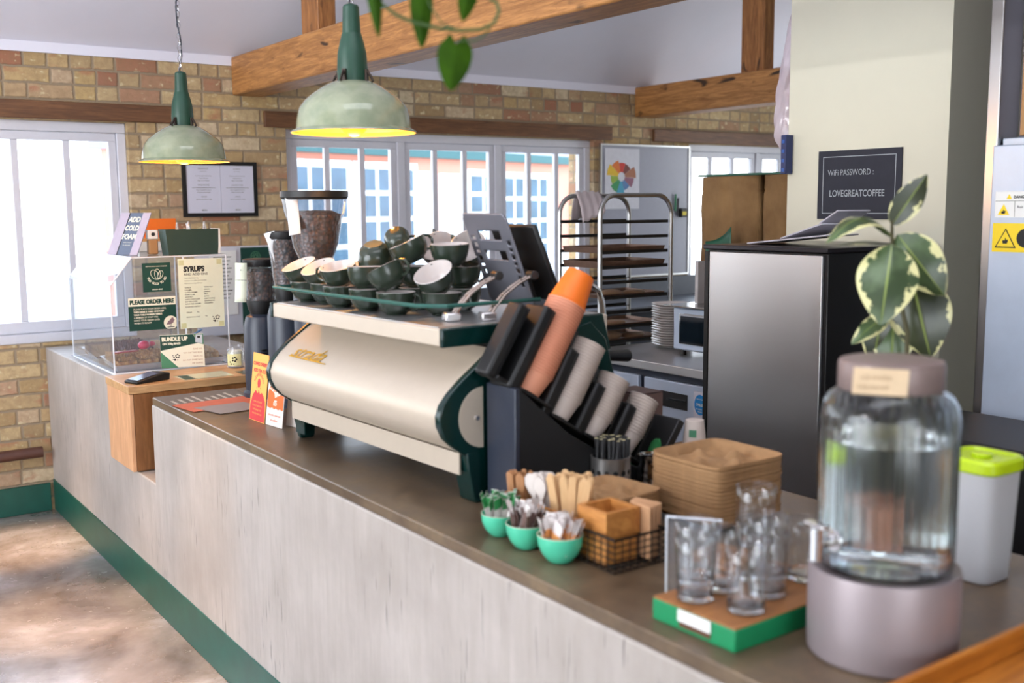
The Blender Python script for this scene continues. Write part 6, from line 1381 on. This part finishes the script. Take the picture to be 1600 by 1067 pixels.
# greenery outside the far right window
FOL = plain('pale_green_foliage', hx(150, 190, 140), 0.8, var=0.35, scale=5)
for k, (x_, y_, r_) in enumerate(((11.6, 8.6, 0.9), (15.2, 11.0, 1.4))):
    g = G(); random.seed(20+k)
    for i in range(900):
        a, b = random.uniform(0, 2*PI), random.uniform(-1, 1); rr = r_*(0.75+0.3*random.random()); c = Vector((math.cos(a)*math.sqrt(1-b*b)*rr, math.sin(a)*math.sqrt(1-b*b)*rr, b*rr*1.1+r_*1.15))
        q = Euler((random.uniform(0, 6), random.uniform(0, 6), 0)).to_matrix(); s_ = 0.09
        g.f([g.v(c+q @ Vector(p)*s_) for p in ((-1, 0, 0), (0, -.5, 0), (1, 0, 0), (0, .5, 0))])
    t_ = thing('garden_shrub', ('pale green shrub outside the far right window, nearer one', 'taller pale green shrub farther outside the right window')[k], 'shrub', (x_, y_, 0)); g.obj('foliage', FOL, t_, smooth=False); G().cyl((0, 0, 0), (0, 0, r_), 0.05).obj('trunk', KRAFT, t_)

# ------------------------------------------------------------------ back kitchen bench and added ceiling spotlights
kb = thing('steel_bench', 'long stainless bench under the far windows behind the tray rack', 'bench', (5.4, 5.86, 0))
G().box(3.0, 7.9, 5.56, 6.14, 0.90, 0.94).obj('worktop', plain('grey_worktop', hx(96, 100, 108), 0.45), kb, wp=True, bevel=0.003)
G().box(3.0, 7.9, 6.12, 6.15, 0.941, 1.09).obj('splashback', plain('grey_worktop', hx(96, 100, 108), 0.45), kb, wp=True)
G().box(3.02, 7.88, 5.60, 6.12, 0.12, 0.899).obj('cupboards', DGREY, kb, wp=True)
G().box(3.04, 7.86, 5.64, 6.10, 0.0, 0.119).obj('plinth', BLACK, kb, wp=True)
def spotlight(x, y, tx, ty, e, lab):  # unseen spotlights added for the warm light patches on the floor
    z = ZE+0.045+(YB-y)*0.55-0.14; aim = (Vector((tx, ty, 0))-Vector((x, y, z))).normalized()
    L = thing('added_ceiling_spot', lab, 'spotlight', (x, y, z)); 
    G().cyl(-aim*0.06, aim*0.05, 0.03, 0.034).obj('can', BLACK, L); G().cyl((0, 0, 0.02), (0, 0, 0.128), 0.008).obj('stem', BLACK, L)
    G().cyl(aim*0.0505, aim*0.052, 0.028).obj('lens', emit('warm_lens_%d' % len(bpy.data.materials), (1.0, 0.7, 0.4), 4), L)
    l = bpy.data.lights.new('spot', 'SPOT'); l.energy = e; l.color = (1.0, 0.58, 0.24); l.spot_size = math.radians(15); l.spot_blend = 0.9; l.shadow_soft_size = 0.03
    o = bpy.data.objects.new('spot', l); COL.objects.link(o); o.parent = L; o.location = aim*0.06; o.rotation_euler = aim.to_track_quat('-Z', 'Y').to_euler()
spotlight(0.75, 4.3, 0.95, 5.55, 900, 'added unseen ceiling spotlight aimed at the floor by the brick wall corner')
spotlight(0.55, 3.6, 0.92, 4.45, 900, 'added unseen ceiling spotlight aimed at the floor below the wooden box')
spotlight(0.55, 3.0, 1.02, 3.75, 900, 'added unseen ceiling spotlight aimed at the floor nearest the camera side')

for x0, x1, y0, y1, lab in ((-3.78, -3.62, 1.1, 4.1, 'added unseen long white uplighter above the street windows'), (2.1, 5.1, -2.28, -2.12, 'added unseen long white uplighter on the wall behind the camera')):  # unseen fixtures added to go with the ceiling fill lights
    u = thing('added_uplighter', lab, 'uplighter', ((x0+x1)/2, (y0+y1)/2, 2.66))
    G().box(x0, x1, y0, y1, 2.66, 2.70).obj('trough', WHITEP, u, wp=True, bevel=0.004)
    for k in (0.15, 0.85):
        if x0 < 0: G().box(-3.998, x0+0.002, y0+(y1-y0)*k-0.03, y0+(y1-y0)*k+0.03, 2.655, 2.675).obj('bracket', WHITEP, u, wp=True)
        else: G().box(x0+(x1-x0)*k-0.03, x0+(x1-x0)*k+0.03, -2.498, y0+0.002, 2.655, 2.675).obj('bracket', WHITEP, u, wp=True)
